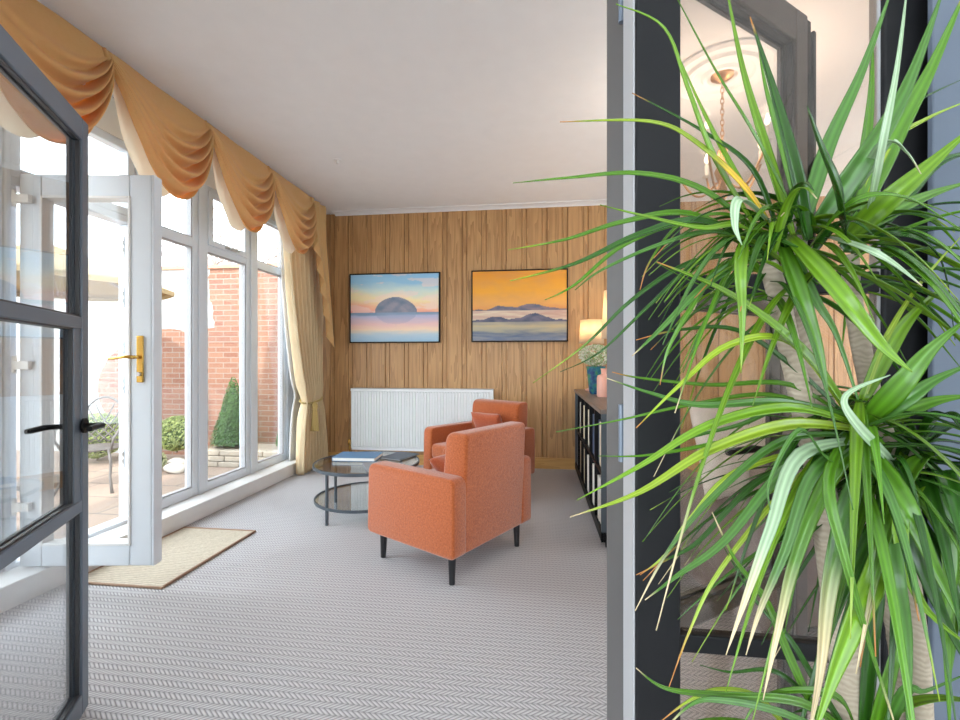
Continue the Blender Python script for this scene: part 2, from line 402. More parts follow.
GX0, GX1 = XL - .075, XL                     # frame depth
def rect_frame(b, y0, y1, z0, z1, w, x0=GX0, x1=GX1, wb=None):
    wb = wb or w
    b.box((x0, y0, z0), (x1, y0 + w, z1)); b.box((x0, y1 - w, z0), (x1, y1, z1))
    b.box((x0, y0 + w, z0), (x1, y1 - w, z0 + wb)); b.box((x0, y0 + w, z1 - w), (x1, y1 - w, z1))
wn = 0
def window(y0, y1, label, split=True, vent=False, zlow=.13):
    global wn; wn += 1
    w = thing('window_%d' % wn, label, None, (XL, (y0 + y1) / 2, zlow), kind='structure')
    b = new(); rect_frame(b, y0, y1, zlow, HEAD, .055, wb=.075)
    if split: b.box((GX0, y0 + .055, 2.16), (GX1, y1 - .055, 2.235))
    obj('window_frame', b, M['upvc'], w, world=True, bevel=.006)
    b = new()                                      # glazing beads
    zz = [(zlow + .075, 2.16), (2.235, HEAD - .055)] if split else [(zlow + .075, HEAD - .055)]
    for z0, z1 in zz: rect_frame(b, y0 + .05, y1 - .05, z0 - .005, z1 + .005, .014, GX0 + .02, GX1 - .008)
    obj('glazing_bead', b, M['gasket_lit_side'], w, world=True, bevel=.003)
    for z0, z1 in zz:
        box('glass_pane', (XL - .022, y0 + .055, z0), (XL - .016, y1 - .055, z1), M['glass'], w)
    if vent:
        b = new(); rect_frame(b, y0 + .05, y1 - .05, 2.215, HEAD - .045, .05, GX1 - .01, GX1 + .018)
        v = obj('vent_casement', b, M['upvc'], w, world=True, bevel=.006)
        b = new(); ym = (y0 + y1) / 2
        b.box((GX1 + .018, ym - .07, 2.228), (GX1 + .03, ym + .07, 2.25)); b.box((GX1 + .03, ym - .02, 2.232), (GX1 + .055, ym + .09, 2.246))
        obj('window_handle', b, M['steel'], v, world=True, bevel=.003)
window(.98, 2.05, 'white framed garden window beside the patio door hinge')
window(2.87, 3.43, 'tall white garden window nearest the patio door')
window(3.49, 4.115, 'tall white garden window with opening top vent', vent=True)
window(4.185, 4.77, 'tall white garden window nearest the gold curtain')
wn += 1
w = thing('window_5', 'top light above the open patio door', None, (XL, 2.46, 2.22), kind='structure')
b = new(); rect_frame(b, 2.08, 2.84, 2.22, HEAD, .055); obj('window_frame', b, M['upvc'], w, world=True, bevel=.006)
box('glass_pane', (XL - .045, 2.135, 2.275), (XL - .039, 2.785, HEAD - .055), M['glass'], w)
b = new()
for y0, y1 in ((2.05, 2.08), (2.84, 2.87), (3.43, 3.49), (4.115, 4.185), (4.77, 4.90)):
    b.box((XL - .10, y0, .13), (XL + .012, y1, HEAD))
b.box((XL - .10, 2.08, 2.17), (XL + .01, 2.84, 2.22)); b.box((XL - .1, 2.08, .13), (XL + .004, 2.84, .155))
b.box((XL - .09, 2.08, .155), (XL, 2.115, 2.17)); b.box((XL - .09, 2.80, .155), (XL, 2.84, 2.17))
tr = thing('trim_3', 'white mullions and patio door frame', None, (XL, 2.9, .13), kind='structure')
obj('door_frame', b, M['upvc'], tr, world=True, bevel=.006)
b = new()
for z in (.5, 1.0, 1.25, 1.6, 1.95):
    b.box((XL - .07, 2.795, z), (XL - .045, 2.801, z + .14)); b.box((XL - .064, 2.790, z + .03), (XL - .05, 2.797, z + .06)); b.box((XL - .064, 2.790, z + .08), (XL - .05, 2.797, z + .11))
obj('lock_keeps', b, M['steel'], tr, world=True)

# white patio door leaf, hinge on the near jamb, open at right angles
hz = Vector((-2.735, 2.125, .14)); end = Vector((-2.048, 2.225, .14))
dv = end - hz; L = dv.length; ang = math.atan2(dv.y, dv.x)
d = thing('door_1', 'white upvc glazed patio door standing open with brass handle', None, hz, ang, kind='structure')
Hd = 2.09
def leaf_frame(b, L, z0, z1, st, rt, rb, th):
    b.box((0, -th / 2, z0), (st, th / 2, z1)); b.box((L - st, -th / 2, z0), (L, th / 2, z1))
    b.box((st, -th / 2, z1 - rt), (L - st, th / 2, z1)); b.box((st, -th / 2, z0), (L - st, th / 2, z0 + rb))
b = new(); leaf_frame(b, L, 0, Hd, .115, .12, .115, .06); obj('door_leaf', b, M['upvc'], d, bevel=.006)
b = new(); leaf_frame(b, L - .22, .11, Hd - .115, .014, .014, .014, .072); bmesh.ops.translate(b.bm, verts=b.bm.verts[:], vec=(.11, 0, 0))
obj('glazing_bead', b, M['sillw'], d, bevel=.003)
box('glass_pane', (.11, -.004, .11), (L - .11, .004, Hd - .115), M['glass'], d, world=False)
b = new(); b.box((L, -.03, 0), (L + .012, .03, Hd)); b.box((L - .02, .03, 0), (L + .006, .042, Hd))
obj('lock_edge', b, M['upvc'], d, bevel=.002)
for sgn in (-1, 1):
    b = new(); y0, y1 = sorted((sgn * .03, sgn * .040)); b.box((L - .075, y0, .98), (L - .04, y1, 1.23))
    pl = obj('handle_plate', b, M['brass'], d, bevel=.004)
    b = new(); b.tube([(L - .057, sgn * .036, 1.115), (L - .057, sgn * .085, 1.115)], .009); b.tube([(L - .052, sgn * .085, 1.115), (L - .10, sgn * .088, 1.117), (L - .175, sgn * .082, 1.108), (L - .19, sgn * .078, 1.106)], [.010, .009, .008, .007])
    obj('door_handle', b, M['brass'], pl, smooth=True)
    b = new(); b.tube([(L - .057, sgn * .04, 1.025), (L - .057, sgn * .052, 1.025)], .011, 12)
    obj('lock_cylinder', b, M['steel'], pl, smooth=40)
for z in (.3, 1.05, 1.93):
    b = new(); b.box((-.02, -.055, z), (.07, -.03, z + .045)); b.tube([(-.012, -.045, z - .02), (-.012, -.045, z + .07)], .011)
    obj('hinge', b, M['sillw'], d, bevel=.003)

# ------------------------------------------------------------------ partition with dark metal doors
RZ = (.725, 1.356)
def metal_leaf(name, label, hinge, far, rails, hside, latch=False):
    hz = Vector((hinge[0], hinge[1], .012)); v = Vector((far[0] - hinge[0], far[1] - hinge[1], 0)); L = v.length
    d = thing(name, label, None, hz, math.atan2(v.y, v.x), kind='structure')
    z1 = 2.065; th = .046; s = .052
    b = new(); b.box((0, -th / 2, 0), (s, th / 2, z1)); b.box((L - s, -th / 2, 0), (L, th / 2, z1))
    b.box((s, -th / 2, z1 - .075), (L - s, th / 2, z1)); b.box((s, -th / 2, 0), (L - s, th / 2, .07))
    obj('leaf_frame', b, M['frame'], d, bevel=.003)
    b = new()
    for z in rails: b.box((s, -th / 2, z - .02), (L - s, th / 2, z + .02))
    obj('cross_rail', b, M['frame'], d, bevel=.003)
    b = new(); b.box((L - s - .055, -th / 2 + .004, rails[0] + .02), (L - s, th / 2 - .004, rails[1] - .02)); obj('lock_stile', b, M['frame'], d, bevel=.002)
    zs = [.07] + [z for r in rails for z in (r - .02, r + .02)] + [z1 - .075]
    for i in range(0, len(zs), 2):
        x1 = L - s - (.055 if i == 2 else 0)
        box('glass_pane', (s, -.004, zs[i]), (x1, .004, zs[i + 1]), M['doorglass'], d, world=False)
        b = new(); w = .006
        for sg in (-1, 1):
            y0, y1 = sorted((sg * .005, sg * .016))
            b.box((s, y0, zs[i]), (s + w, y1, zs[i + 1])); b.box((x1 - w, y0, zs[i]), (x1, y1, zs[i + 1]))
            b.box((s + w, y0, zs[i]), (x1 - w, y1, zs[i] + w)); b.box((s + w, y0, zs[i + 1] - w), (x1 - w, y1, zs[i + 1]))
        obj('glazing_bead', b, M['bead'], d)
    for sg in (-1, 1):
        x = L - .045; z = 1.0
        b = new(); y0, y1 = sorted((sg * th / 2, sg * (th / 2 + .008))); b.tube([(x, y0, z), (x, y1, z)], .026, 20)
        r = obj('handle_rose', b, M['black'], d, smooth=40)
        b = new(); b.tube([(x, sg * .03, z), (x, sg * .068, z), (x - .01, sg * .078, z), (x - .115, sg * .078, z + .002)], [.009, .009, .010, .009], 10)
        obj('door_handle', b, M['black'], r, smooth=40)
    for z in (.25, 1.05, 1.82):
        b = new(); b.tube([(-.006, hside * .02, z), (-.006, hside * .02, z + .1)], .0055, 10); b.box((-.006, hside * .02 - .003, z + .005), (.03, hside * .02 + .003, z + .095))
        obj('hinge', b, M['frame'], d, smooth=40)
    if latch:
        b = new(); b.box((L, -.02, 1.93), (L + .022, .012, 2.06)); obj('latch_block', b, M['black'], d, bevel=.002)
        b = new(); b.tube([(L + .02, -.01, 2.005), (L + .05, -.01, 2.005)], .006, 8); b.box((L + .036, -.02, 1.5), (L + .048, .004, 2.045)); obj('shoot_bolt', b, M['black'], d, bevel=.002)
    return d
metal_leaf('door_2', 'graphite metal glazed door leaf open on the left', (-1.264, .822), (-1.605, 1.424), RZ, 1)
metal_leaf('door_3', 'graphite metal door leaf folded back behind the fixed glass panel', (.140, .842), (.640, 1.215), RZ, -1, latch=True)
for ch in [o for o in C.objects if o.parent and o.parent.name == 'door_3']:
    if ch.name.startswith(('leaf_frame', 'cross_rail', 'lock_stile')) and len(ch.data.materials): ch.data.materials[0] = M['frame_lamplit']  # same metal as the left leaf, warm lamp light painted into its colour
pw = thing('window_6', 'fixed narrow glazed panel in black metal behind the tall plant', None, (.36, .76, 0), kind='structure')
Y0, Y1 = .72, .80
b = new(); b.box((.150, Y0, 0), (.216, Y1, 2.12)); obj('corner_post', b, M['black'], pw, world=True, bevel=.003)
b = new(); b.box((.1475, Y0 + .008, 0), (.1505, Y0 + .088, 2.085)); obj('jamb_lit_face', b, M['gasket_lit_side'], pw, world=True)  # pale sheet painting skylight onto the black post's left face
b = new(); b.box((.495, Y0, 0), (.557, Y0 + .028, 2.12)); obj('end_post', b, M['black'], pw, world=True, bevel=.003)
b = new(); b.box((.4925, Y0 + .008, 0), (.4955, Y0 + .027, 2.12)); obj('glazing_bead', b, M['gasket_lit_side'], pw, world=True)  # pale strip standing in for skylight on the end post's left side
b = new()
for z0, z1 in ((.795, .822), (1.338, 1.369), (2.03, 2.12), (0, .09)): b.box((.216, Y0 + .005, z0), (.4925, Y0 + .027, z1))
obj('cross_rail', b, M['black'], pw, world=True, bevel=.002)
for z0, z1 in ((.09, .795), (.822, 1.338), (1.369, 2.03)):
    box('glass_pane', (.216, Y0 + .012, z0), (.4925, Y0 + .018, z1), M['panelglass'], pw)
b = new(); b.box((-1.33, Y0, 0), (-1.262, Y1 + .02, 2.12)); b.box((-1.262, Y0, 2.085), (.15, Y1, 2.12)); struct(obj('trim_4', b, M['black'], bevel=.003), 'black metal door frame head and left jamb')
b = new(); b.box((XL, .70, 2.12), (XR, .84, H)); b.box((XL, .70, 0), (-1.33, .84, 2.12)); b.box((.63, .70, 0), (XR, .84, 2.12))
struct(obj('wall_partition', b, M['wallpaint'], base=False), 'wall around the metal glazed doors')
struct(box('trim_5', (.534, .69, 0), (.70, .70, 2.12), M['bluewall'], bevel=.002), 'blue-grey lining beside the black end post')
struct(box('trim_6', (.557, .70, 0), (.63, .80, 2.12), M['black']), 'dark lining of the partition end')
b = new(); b.box((XL - .1, YN - .15, 0), (-2.5, YN, H)); b.box((.7, YN - .15, 0), (XR, YN, H)); b.box((-2.5, YN - .15, 2.75), (.7, YN, H)); b.box((-2.5, YN - .15, 0), (.7, YN, .2))
struct(obj('wall_near', b, M['wallpaint'], base=False))
w = thing('window_10', 'unseen window added on the left behind the camera for daylight', None, (XL - .06, -.92, .25), kind='structure')  # unseen opening added to make up daylight on the camera side
b = new(); b.box((XL - .1, -2.4, .25), (XL - .04, .55, .31)); b.box((XL - .1, -2.4, 2.69), (XL - .04, .55, 2.75))
for k in range(4): yy = -2.4 + 2.89 * k / 3; b.box((XL - .1, yy, .31), (XL - .04, yy + .06, 2.69))
obj('window_frame', b, M['upvc'], w, world=True)
box('glass_pane', (XL - .073, -2.38, .28), (XL - .067, .53, 2.72), M['glass'], w)
w = thing('window_7', 'unseen window behind the camera, widened for daylight', None, (0, YN - .07, .3), kind='structure')  # unseen window, enlarged to let more daylight in
b = new()
for x in (-2.5, -1.45, -.4, .64): b.box((x, YN - .1, .2), (x + .06, YN - .04, 2.75))
b.box((-2.5, YN - .1, .2), (.7, YN - .04, .26)); b.box((-2.5, YN - .1, 2.69), (.7, YN - .04, 2.75)); obj('window_frame', b, M['upvc'], w, world=True)
box('glass_pane', (-2.48, YN - .073, .22), (.68, YN - .067, 2.73), M['glass'], w)
b = new(); b.lathe([(.035, 0), (.035, -.006), (.014, -.008), (.014, -.03), (.010, -.034)], 20, (0, 0, 0))
o = obj('ceiling_sensor', b, M['sillw'], smooth=40, base=False); o.location = (-1.75, 3.84, H)
tag(o, 'small white round sensor on the ceiling', 'sensor')

# ------------------------------------------------------------------ jute mat
mt = thing('doormat', 'rectangular woven jute mat on the carpet before the patio door', 'mat', (-2.285, 2.64, 0))
box('mat_body', (-2.565, 2.235, 0.001), (-2.013, 3.045, .011), M['jute'], mt, bevel=.004)
b = new(); x0, x1, y0, y1 = -2.575, -2.008, 2.222, 3.052
b.box((x0, y0, .001), (x1, y0 + .013, .012)); b.box((x0, y1 - .016, .001), (x1, y1, .016)); b.box((x0, y0 + .016, .001), (x0 + .012, y1 - .016, .016)); b.box((x1 - .012, y0 + .016, .001), (x1, y1 - .016, .016))
obj('bound_edge', b, M['juteedge'], mt, world=True, bevel=.003)

# ------------------------------------------------------------------ valance, curtains
GY = [.71, 1.49, 2.27, 3.05, 3.83, 4.61]; VX = -2.42; VT = 2.985
pb = new(); pb.box((XL, .75, VT - .02), (VX - .03, 4.96, H - .002)); pb.box((VX - .05, .75, VT - .14), (VX - .03, 4.96, VT))
vl = thing('valance', 'gold draped swag valance hung on a pelmet along the garden windows', 'valance', (-2.5, 3.0, 2.2))
obj('pelmet_board', pb, M['sillw'], vl, world=True)
def swag(ya, yb, drop=.64):
    def f(u, v):
        # u along the pelmet, v down the swag
        sk = u - .10 * math.sin(PI * u) * v                       # slight pull to the far gather
        y = ya + (yb - ya) * (sk + .02 * math.sin(PI * u)) + .05 * v * u ** 3 * math.sin(PI * min(1, u)) * 2
        sag = max(0, math.sin(PI * u ** 1.3)) ** .78
        z = VT - .05 * v - drop * sag * (v ** .95)
        if v == 0: z = VT
        e = math.sin(PI * u) ** .5
        k_ = min(1, max(0, (u - .30) / .45)); k_ = k_ * k_ * (3 - 2 * k_)
        kv = min(1, max(0, (v - .22) / .25)); amp = (.005 * v + .050 * k_ * kv * sag ** .35)
        fold = math.sin((v ** 1.15) * 2 * PI * 6.2 - 1.0)
        fold = math.copysign(abs(fold) ** .7, fold)
        x = VX + .015 + .10 * e * math.sin(PI * min(1, v * 1.0) * .62) + amp * fold * (1 if 0 < u < 1 else .6)
        x += .012 * noise.noise(Vector((y * 4, z * 4, 3)))
        if v > .93: x -= .02 * (v - .93) / .07
        return Vector((x, y, z))
    return f
for a, c in zip(GY[:-1], GY[1:]):
    if a < 1.0: continue
    b = new().grid(swag(a, c + .02), 48, 72); obj('swag', b, M['gold'], vl, world=True, smooth=True, solid=.004, fix=False)
    # lining hem falls behind each swag
    def g(u, v, a=a, c=c):
        u_ = u * .93; y = a + (c - a) * u_; sag = max(0, math.sin(PI * (u_ / .93) ** .9)) ** .75
        return Vector((VX - .005 + .03 * v + .006 * math.sin(u * 30), y, VT - .02 - .685 * sag * v))
    obj('swag_lining', new().grid(g, 30, 12), M['lining'], vl, world=True, smooth=True, fix=False)
def flat(u, v):
    y = 4.61 + (4.95 - 4.61) * u
    return Vector((VX + .02 + .012 * math.sin(u * 16), y, VT - .18 * v))
obj('heading', new().grid(flat, 30, 4), M['gold'], vl, world=True, smooth=True, solid=.004, fix=False)
b = new().grid(lambda u, v: Vector((XL + .02 + (VX - XL) * u, 4.955 + .01 * math.sin(u * 20), VT - (.5 + .1 * u) * v)), 20, 8)
obj('valance_return', b, M['gold'], vl, world=True, smooth=True, solid=.004, fix=False)
for gy in GY[1:]:
    obj('rosette', new().tube([(VX + .02, gy - .01, VT - .005), (VX + .032, gy, VT - .05), (VX + .022, gy + .012, VT - .14)], [.012, .018, .006], 10), M['gold'], vl, world=True, smooth=True)
def tail(y0, y1, sgn):
    # cascade: zig-zag folded, stepping longer towards the outer side
    def f(u, v):
        nf = 5; ph = u * nf; tri = abs((ph % 1) * 2 - 1)
        y = y0 + (y1 - y0) * (u * .85 + .15 * tri * v)
        x = VX + .02 + .055 * (tri - .3) * (.3 + .7 * v) + .04 * v
        ln = .45 + 1.13 * (u ** 1.1)
        y += sgn * .07 * v * u
        z = VT - .02 - ln * v
        return Vector((x, y, z))
    return f
obj('cascade_tail', new().grid(tail(4.58, 4.93, 1), 80, 26), M['gold'], vl, world=True, smooth=True, solid=.004, fix=False)
obj('cascade_tail', new().grid(tail(1.47, 1.27, -1), 80, 26), M['goldc'], vl, world=True, smooth=True, solid=.004, fix=False)

def curtain(name, label, ytop, ytie, ybot, ztop, ztie, nf, mat, X0=-2.56, amp=.045, tie=True, xtie=None):
    """ytop etc. = (y0, y1)"""
    def f(u, v):
        z = ztop * (1 - v) + .012 * v
        if z > ztie:
            k = (z - ztie) / (ztop - ztie); k = k ** 1.0
            k2 = math.sin(k * PI / 2) ** .9
            a = ytie[0] + (ytop[0] - ytie[0]) * k2; c = ytie[1] + (ytop[1] - ytie[1]) * k2
        else:
            k = (ztie - z) / ztie; k2 = 1 - (1 - k) ** 1.8
            a = ytie[0] + (ybot[0] - ytie[0]) * k2; c = ytie[1] + (ybot[1] - ytie[1]) * k2
        wd = abs(c - a) / abs(ytop[1] - ytop[0])
        ph = u * nf * 2 * PI + .5 * math.sin(u * 9) + .35 * math.sin(v * 4 + u * 7)
        pinch = 1 - .35 * math.exp(-((z - ztie) / .10) ** 2)
        y = a + (c - a) * u + .012 * math.sin(ph * 1.0 + 1.4)
        x = X0 + amp * math.sin(ph) * pinch * (.75 + .3 * (1 - wd)) + .02 * math.exp(-((z - ztie) / .15) ** 2)
        return Vector((x, y, z))
    t = thing(name, label, 'curtain', (X0, (ybot[0] + ybot[1]) / 2, 0))
    obj('drape', new().grid(f, int(nf * 16), 60), mat, t, world=True, smooth=True, solid=.004, fix=False)
    if tie:
        yc = (ytie[0] + ytie[1]) / 2; r = abs(ytie[1] - ytie[0]) / 2 + .012
        pts = []
        for i in range(40):
            a = 2 * PI * i / 40; pts.append((X0 + .01 + .078 * math.cos(a), yc + r * math.sin(a), ztie - .02 * math.cos(a) + .025 * math.sin(a)))
        cord = obj('tie_cord', new().tube(pts, .010, 8, closed=True), M['goldcord'], t, world=True, smooth=True)
        yk = ytie[0] + .09
        b = new(); b.lathe([(.012, 0), (.03, -.015), (.034, -.05), (.022, -.075), (.030, -.09), (.018, -.10)], 16, (X0 + .098, yk, ztie - .03))
        obj('tassel_head', b, M['goldcord'], cord, world=True, smooth=True)
        b = new()
        def sk(u, v):
            a = 2 * PI * u; rr = .024 + .02 * v + .0035 * math.sin(a * 14)
            return Vector((X0 + .10 + rr * math.cos(a), yk + rr * math.sin(a), ztie - .12 - .22 * v))
        b.grid(sk, 84, 6, wrapu=True); obj('tassel_skirt', b, M['goldcord'], cord, world=True, smooth=True, fix=False)
    return t
M['goldcord'] = plain('gold_cord', (.55, .40, .14), .6, var=.2, vscale=80, bump=.5, bscale=120)
curtain('curtain', 'gold curtain tied back with a tasselled cord in the far corner', (4.30, 5.12), (4.66, 5.04), (4.58, 5.22), 2.95, .80, 9, M['goldc'], X0=-2.53, amp=.068)
curtain('curtain', 'gold curtain hanging at the near end of the garden windows', (1.05, 1.62), (1.10, 1.42), (1.05, 1.55), 2.95, .85, 6, M['goldc'])
t = curtain('net_curtain', 'white sheer net curtain swept back behind the far gold curtain', (4.50, 4.74), (4.76, 4.86), (4.68, 4.86), 2.72, .85, 8, M['sheer'], X0=-2.69, amp=.012, tie=False)

# ------------------------------------------------------------------ radiator
xa, xb_ = -1.61, .015
def on_back(px, py, Y):
    d = ray(px, py); t = Y / d.y; return Vector((d.x * t, Y, E + d.z * t))
pa = on_back(352, 388, 5.19); pc = on_back(493, 388, 5.19)
x0, x1, zt, zb = pa.x, pc.x, pa.z, .175
rd = thing('radiator', 'long white ribbed panel radiator on the panelled wall', 'radiator', ((x0 + x1) / 2, 5.2, zb))
b = new()
n = int((x1 - x0 - .04) / .0333); pts = []
for i in range(n):
    s = x0 + .02 + i * .0333
    pts += [(s, 5.182), (s + .005, 5.162), (s + .0235, 5.162), (s + .0285, 5.182)]
pts = [(x0, 5.178)] + pts + [(x1, 5.178)]
zz = [zb, zb + .03, zb + .045, zt - .05, zt - .035, zt - .012]
vs = []
for j, z in enumerate(zz):
    f = 1 if 2 <= j <= 3 else 0
    vs.append([b.bm.verts.new((p[0], p[1] if f or j in (2, 3) else 5.176, z)) for p in pts])
for A, B in zip(vs, vs[1:]):
    for i in range(len(pts) - 1): b.bm.faces.new((A[i], A[i + 1], B[i + 1], B[i]))
b.box((x0, 5.179, zb), (x1, 5.19, zt - .012)); b.box((x0, 5.225, zb), (x1, 5.235, zt - .012))
obj('front_panel', b, M['radiator'], rd, world=True)
b = new(); b.box((x0 - .004, 5.158, zt - .035), (x1 + .004, 5.164, zt)); b.box((x0 - .004, 5.158, zt - .006), (x1 + .004, 5.178, zt)); b.box((x0 - .004, 5.23, zt - .03), (x1 + .004, 5.238, zt))
i = x0
while i < x1: b.box((i, 5.17, zt - .012), (i + .006, 5.235, zt - .004)); i += .016
obj('top_grille', b, M['radiator'], rd, world=True)
for xx in (x0 - .004, x1 - .002):
    box('side_panel', (xx, 5.17, zb + .02), (xx + .006, 5.236, zt - .003), M['radiator'], rd, bevel=.002)
b = new(); b.tube([(x0 - .035, 5.2, .0), (x0 - .035, 5.2, zb + .05)], .0075, 8); b.tube([(x0 - .035, 5.2, zb + .03), (x0 + .01, 5.2, zb + .03)], .011, 8)
v_ = obj('radiator_pipe', b, M['brass'], rd, world=True, smooth=40)
obj('valve_head', new().lathe([(.012, 0), (.018, .01), (.018, .06), (.012, .07)], 14, (x0 - .035, 5.2, zb + .05)), M['brass'], rd, world=True, smooth=40)

# ------------------------------------------------------------------ paintings
def lerp(a, b, t): t = max(0, min(1, t)); return tuple(a[i] + (b[i] - a[i]) * t for i in range(3))
def ramp(t, st):
    for (p0, c0), (p1, c1) in zip(st, st[1:]):
        if t <= p1: return lerp(c0, c1, (t - p0) / (p1 - p0))
    return st[-1][1]
def fb(x, y, z=0): return noise.fractal(Vector((x, y, z)), 1, 2, 4)
def paint1(x, y):       # y 0 bottom .. 1 top
    hzn = .43
    if y > hzn:
        k = (y - hzn) / (1 - hzn); k2 = k + .10 * fb(x * 3, y * 6) + .12 * (x - .5)
        c = ramp(k2, [(-.2, (.72, .22, .25)), (0, (.75, .30, .28)), (.12, (.90, .48, .30)), (.35, (.90, .72, .42)), (.55, (.62, .72, .66)), (.8, (.30, .55, .72)), (1.3, (.25, .48, .72))])
        if fb(x * 2.5 + 3, y * 7) > .15: c = lerp(c, (.85, .66, .60), .5)
        hgt = .23 * math.sqrt(max(0, 1 - ((x - .52) / .24) ** 2)) if x > .28 and x < .76 else 0
        hgt *= 1 - .18 * max(0, (x - .55) / .24)
        if y - hzn < hgt: c = lerp((.15, .20, .27), (.30, .28, .33), .5 + .8 * fb(x * 9, y * 9))
    else:
        k = (hzn - y) / hzn
        c = ramp(k + .06 * fb(x * 4, y * 16), [(-.1, (.10, .20, .30)), (.03, (.20, .30, .42)), (.12, (.45, .45, .60)), (.4, (.75, .50, .48)), (.6, (.80, .62, .45)), (.75, (.45, .55, .62)), (1, (.30, .48, .62))])
        w = .23 * math.sqrt(max(0, 1 - ((hzn - y) / .17) ** 2)) + .01 * fb(x, y * 20)
        if abs(x - .52) < w: c = lerp(c, (.25, .32, .45), .65 * (1 - (hzn - y) / .25))
    return tuple(min(1, q * 1.18) for q in c)
def paint2(x, y):
    h1 = .44; h2 = .29
    m1 = h1 + .085 * math.exp(-((x - .62) / .16) ** 2) + .055 * math.exp(-((x - .30) / .12) ** 2) + .02 * math.exp(-((x - .85) / .1) ** 2) + .02 * fb(x * 9, 1)
    m2 = h2 + .10 * math.exp(-((x - .66) / .15) ** 2) + .06 * math.exp(-((x - .25) / .12) ** 2) + .015 * fb(x * 10, 5)
    if y > m1: return lerp(ramp((y - h1) / (1 - h1) + .05 * fb(x * 2, y * 8), [(0, (.80, .34, .12)), (.15, (.88, .44, .12)), (.5, (.90, .42, .05)), (1, (.80, .33, .04))]), (.6, .3, .15), .1 + .2 * fb(x * 6, y * 9))
    if y > h1 - .01: return lerp((.13, .14, .20), (.30, .22, .24), .5 + fb(x * 8, y * 14))
    if y > m2: return lerp((.78, .66, .50), (.62, .40, .32), .5 + fb(x * 3, y * 22))
    if y > h2 - .02: return lerp((.08, .10, .16), (.20, .18, .24), .5 + fb(x * 8, y * 14))
    return lerp(ramp((h2 - y) / h2 + .15 * fb(x * 3, y * 14), [(0, (.25, .25, .28)), (.3, (.58, .48, .28)), (.5, (.40, .38, .30)), (.65, (.10, .15, .25)), (1, (.20, .24, .34))]), (.5, .45, .35), .15 + .3 * fb(x * 5, y * 30))
def painting(px0, py0, px1, py1, fn, label):
    a = on_back(px0, py1, 5.225); c = on_back(px1, py0, 5.225)
    x0, x1, z0, z1 = a.x, c.x, a.z, c.z
    p = thing('painting', label, 'painting', ((x0 + x1) / 2, 5.24, z0))
    b = new(); w = .012
    b.box((x0, 5.208, z0), (x0 + w, 5.252, z1)); b.box((x1 - w, 5.208, z0), (x1, 5.252, z1)); b.box((x0 + w, 5.208, z0), (x1 - w, 5.252, z0 + w)); b.box((x0 + w, 5.208, z1 - w), (x1 - w, 5.252, z1))
    obj('picture_frame', b, M['black'], p, world=True)
    me = bpy.data.meshes.new('canvas'); NX, NY = 150, 110; vs = []; cols = []
    x0 += .014; x1 -= .014; z0 += .014; z1 -= .014
    for j in range(NY + 1):
        for i in range(NX + 1):
            vs.append((x0 + (x1 - x0) * i / NX, 5.214, z0 + (z1 - z0) * j / NY)); cols.append(fn(i / NX, j / NY))
    fs = [(j * (NX + 1) + i, j * (NX + 1) + i + 1, (j + 1) * (NX + 1) + i + 1, (j + 1) * (NX + 1) + i) for j in range(NY) for i in range(NX)]
    n0 = len(vs); vs += [(x0, 5.214, z0), (x1, 5.214, z0), (x1, 5.214, z1), (x0, 5.214, z1), (x0, 5.245, z0), (x1, 5.245, z0), (x1, 5.245, z1), (x0, 5.245, z1)]; cols += [(.6, .55, .5)] * 8
    fs += [(n0, n0 + 4, n0 + 5, n0 + 1), (n0 + 1, n0 + 5, n0 + 6, n0 + 2), (n0 + 2, n0 + 6, n0 + 7, n0 + 3), (n0 + 3, n0 + 7, n0 + 4, n0), (n0 + 4, n0 + 7, n0 + 6, n0 + 5)]
    me.from_pydata(vs, [], fs); at_ = me.color_attributes.new('Col', 'FLOAT_COLOR', 'POINT')
    for i, c in enumerate(cols): at_.data[i].color = (*[max(0, q) for q in c], 1)
    me.materials.append(M['paint']); me.transform(wm(p).inverted())
    o = bpy.data.objects.new('canvas', me); C.objects.link(o); o.parent = p
painting(350, 272, 440, 343, paint1, 'framed seascape of a domed island at pastel sunset')
painting(471.5, 268.5, 568, 342, paint2, 'framed seascape of dark hills under an orange sky')

# ------------------------------------------------------------------ armchairs
def rbox(b, lo, hi, r=.03, seg=4):
    q = bmesh.new(); c = (Vector(lo) + Vector(hi)) / 2; d = Vector(hi) - Vector(lo)
    bmesh.ops.create_cube(q, size=1); bmesh.ops.transform(q, matrix=Matrix.Translation(c) @ Matrix.Diagonal((d.x, d.y, d.z, 1)), verts=q.verts[:])
    bmesh.ops.bevel(q, geom=q.edges[:], offset=r, segments=seg, profile=.5, affect='EDGES')
    me = bpy.data.meshes.new('t'); q.to_mesh(me); q.free(); b.bm.from_mesh(me); bpy.data.meshes.remove(me); return b
def prism_x(b, pts, x0, x1, r=.012, seg=3, rr=None):
    """closed yz outline extruded along x, with rounded rim"""
    q = bmesh.new(); v = [q.verts.new((x0, p[0], p[1])) for p in pts]; f = q.faces.new(v)
    e = bmesh.ops.extrude_face_region(q, geom=[f]); bmesh.ops.translate(q, verts=[g for g in e['geom'] if isinstance(g, bmesh.types.BMVert)], vec=(x1 - x0, 0, 0))
    bmesh.ops.recalc_face_normals(q, faces=q.faces[:])
    ed = [g for g in q.edges if abs(g.verts[0].co.x - g.verts[1].co.x) < 1e-6]
    bmesh.ops.bevel(q, geom=ed, offset=r, segments=seg, profile=.5, affect='EDGES')
    me = bpy.data.meshes.new('t'); q.to_mesh(me); q.free(); b.bm.from_mesh(me); bpy.data.meshes.remove(me); return b
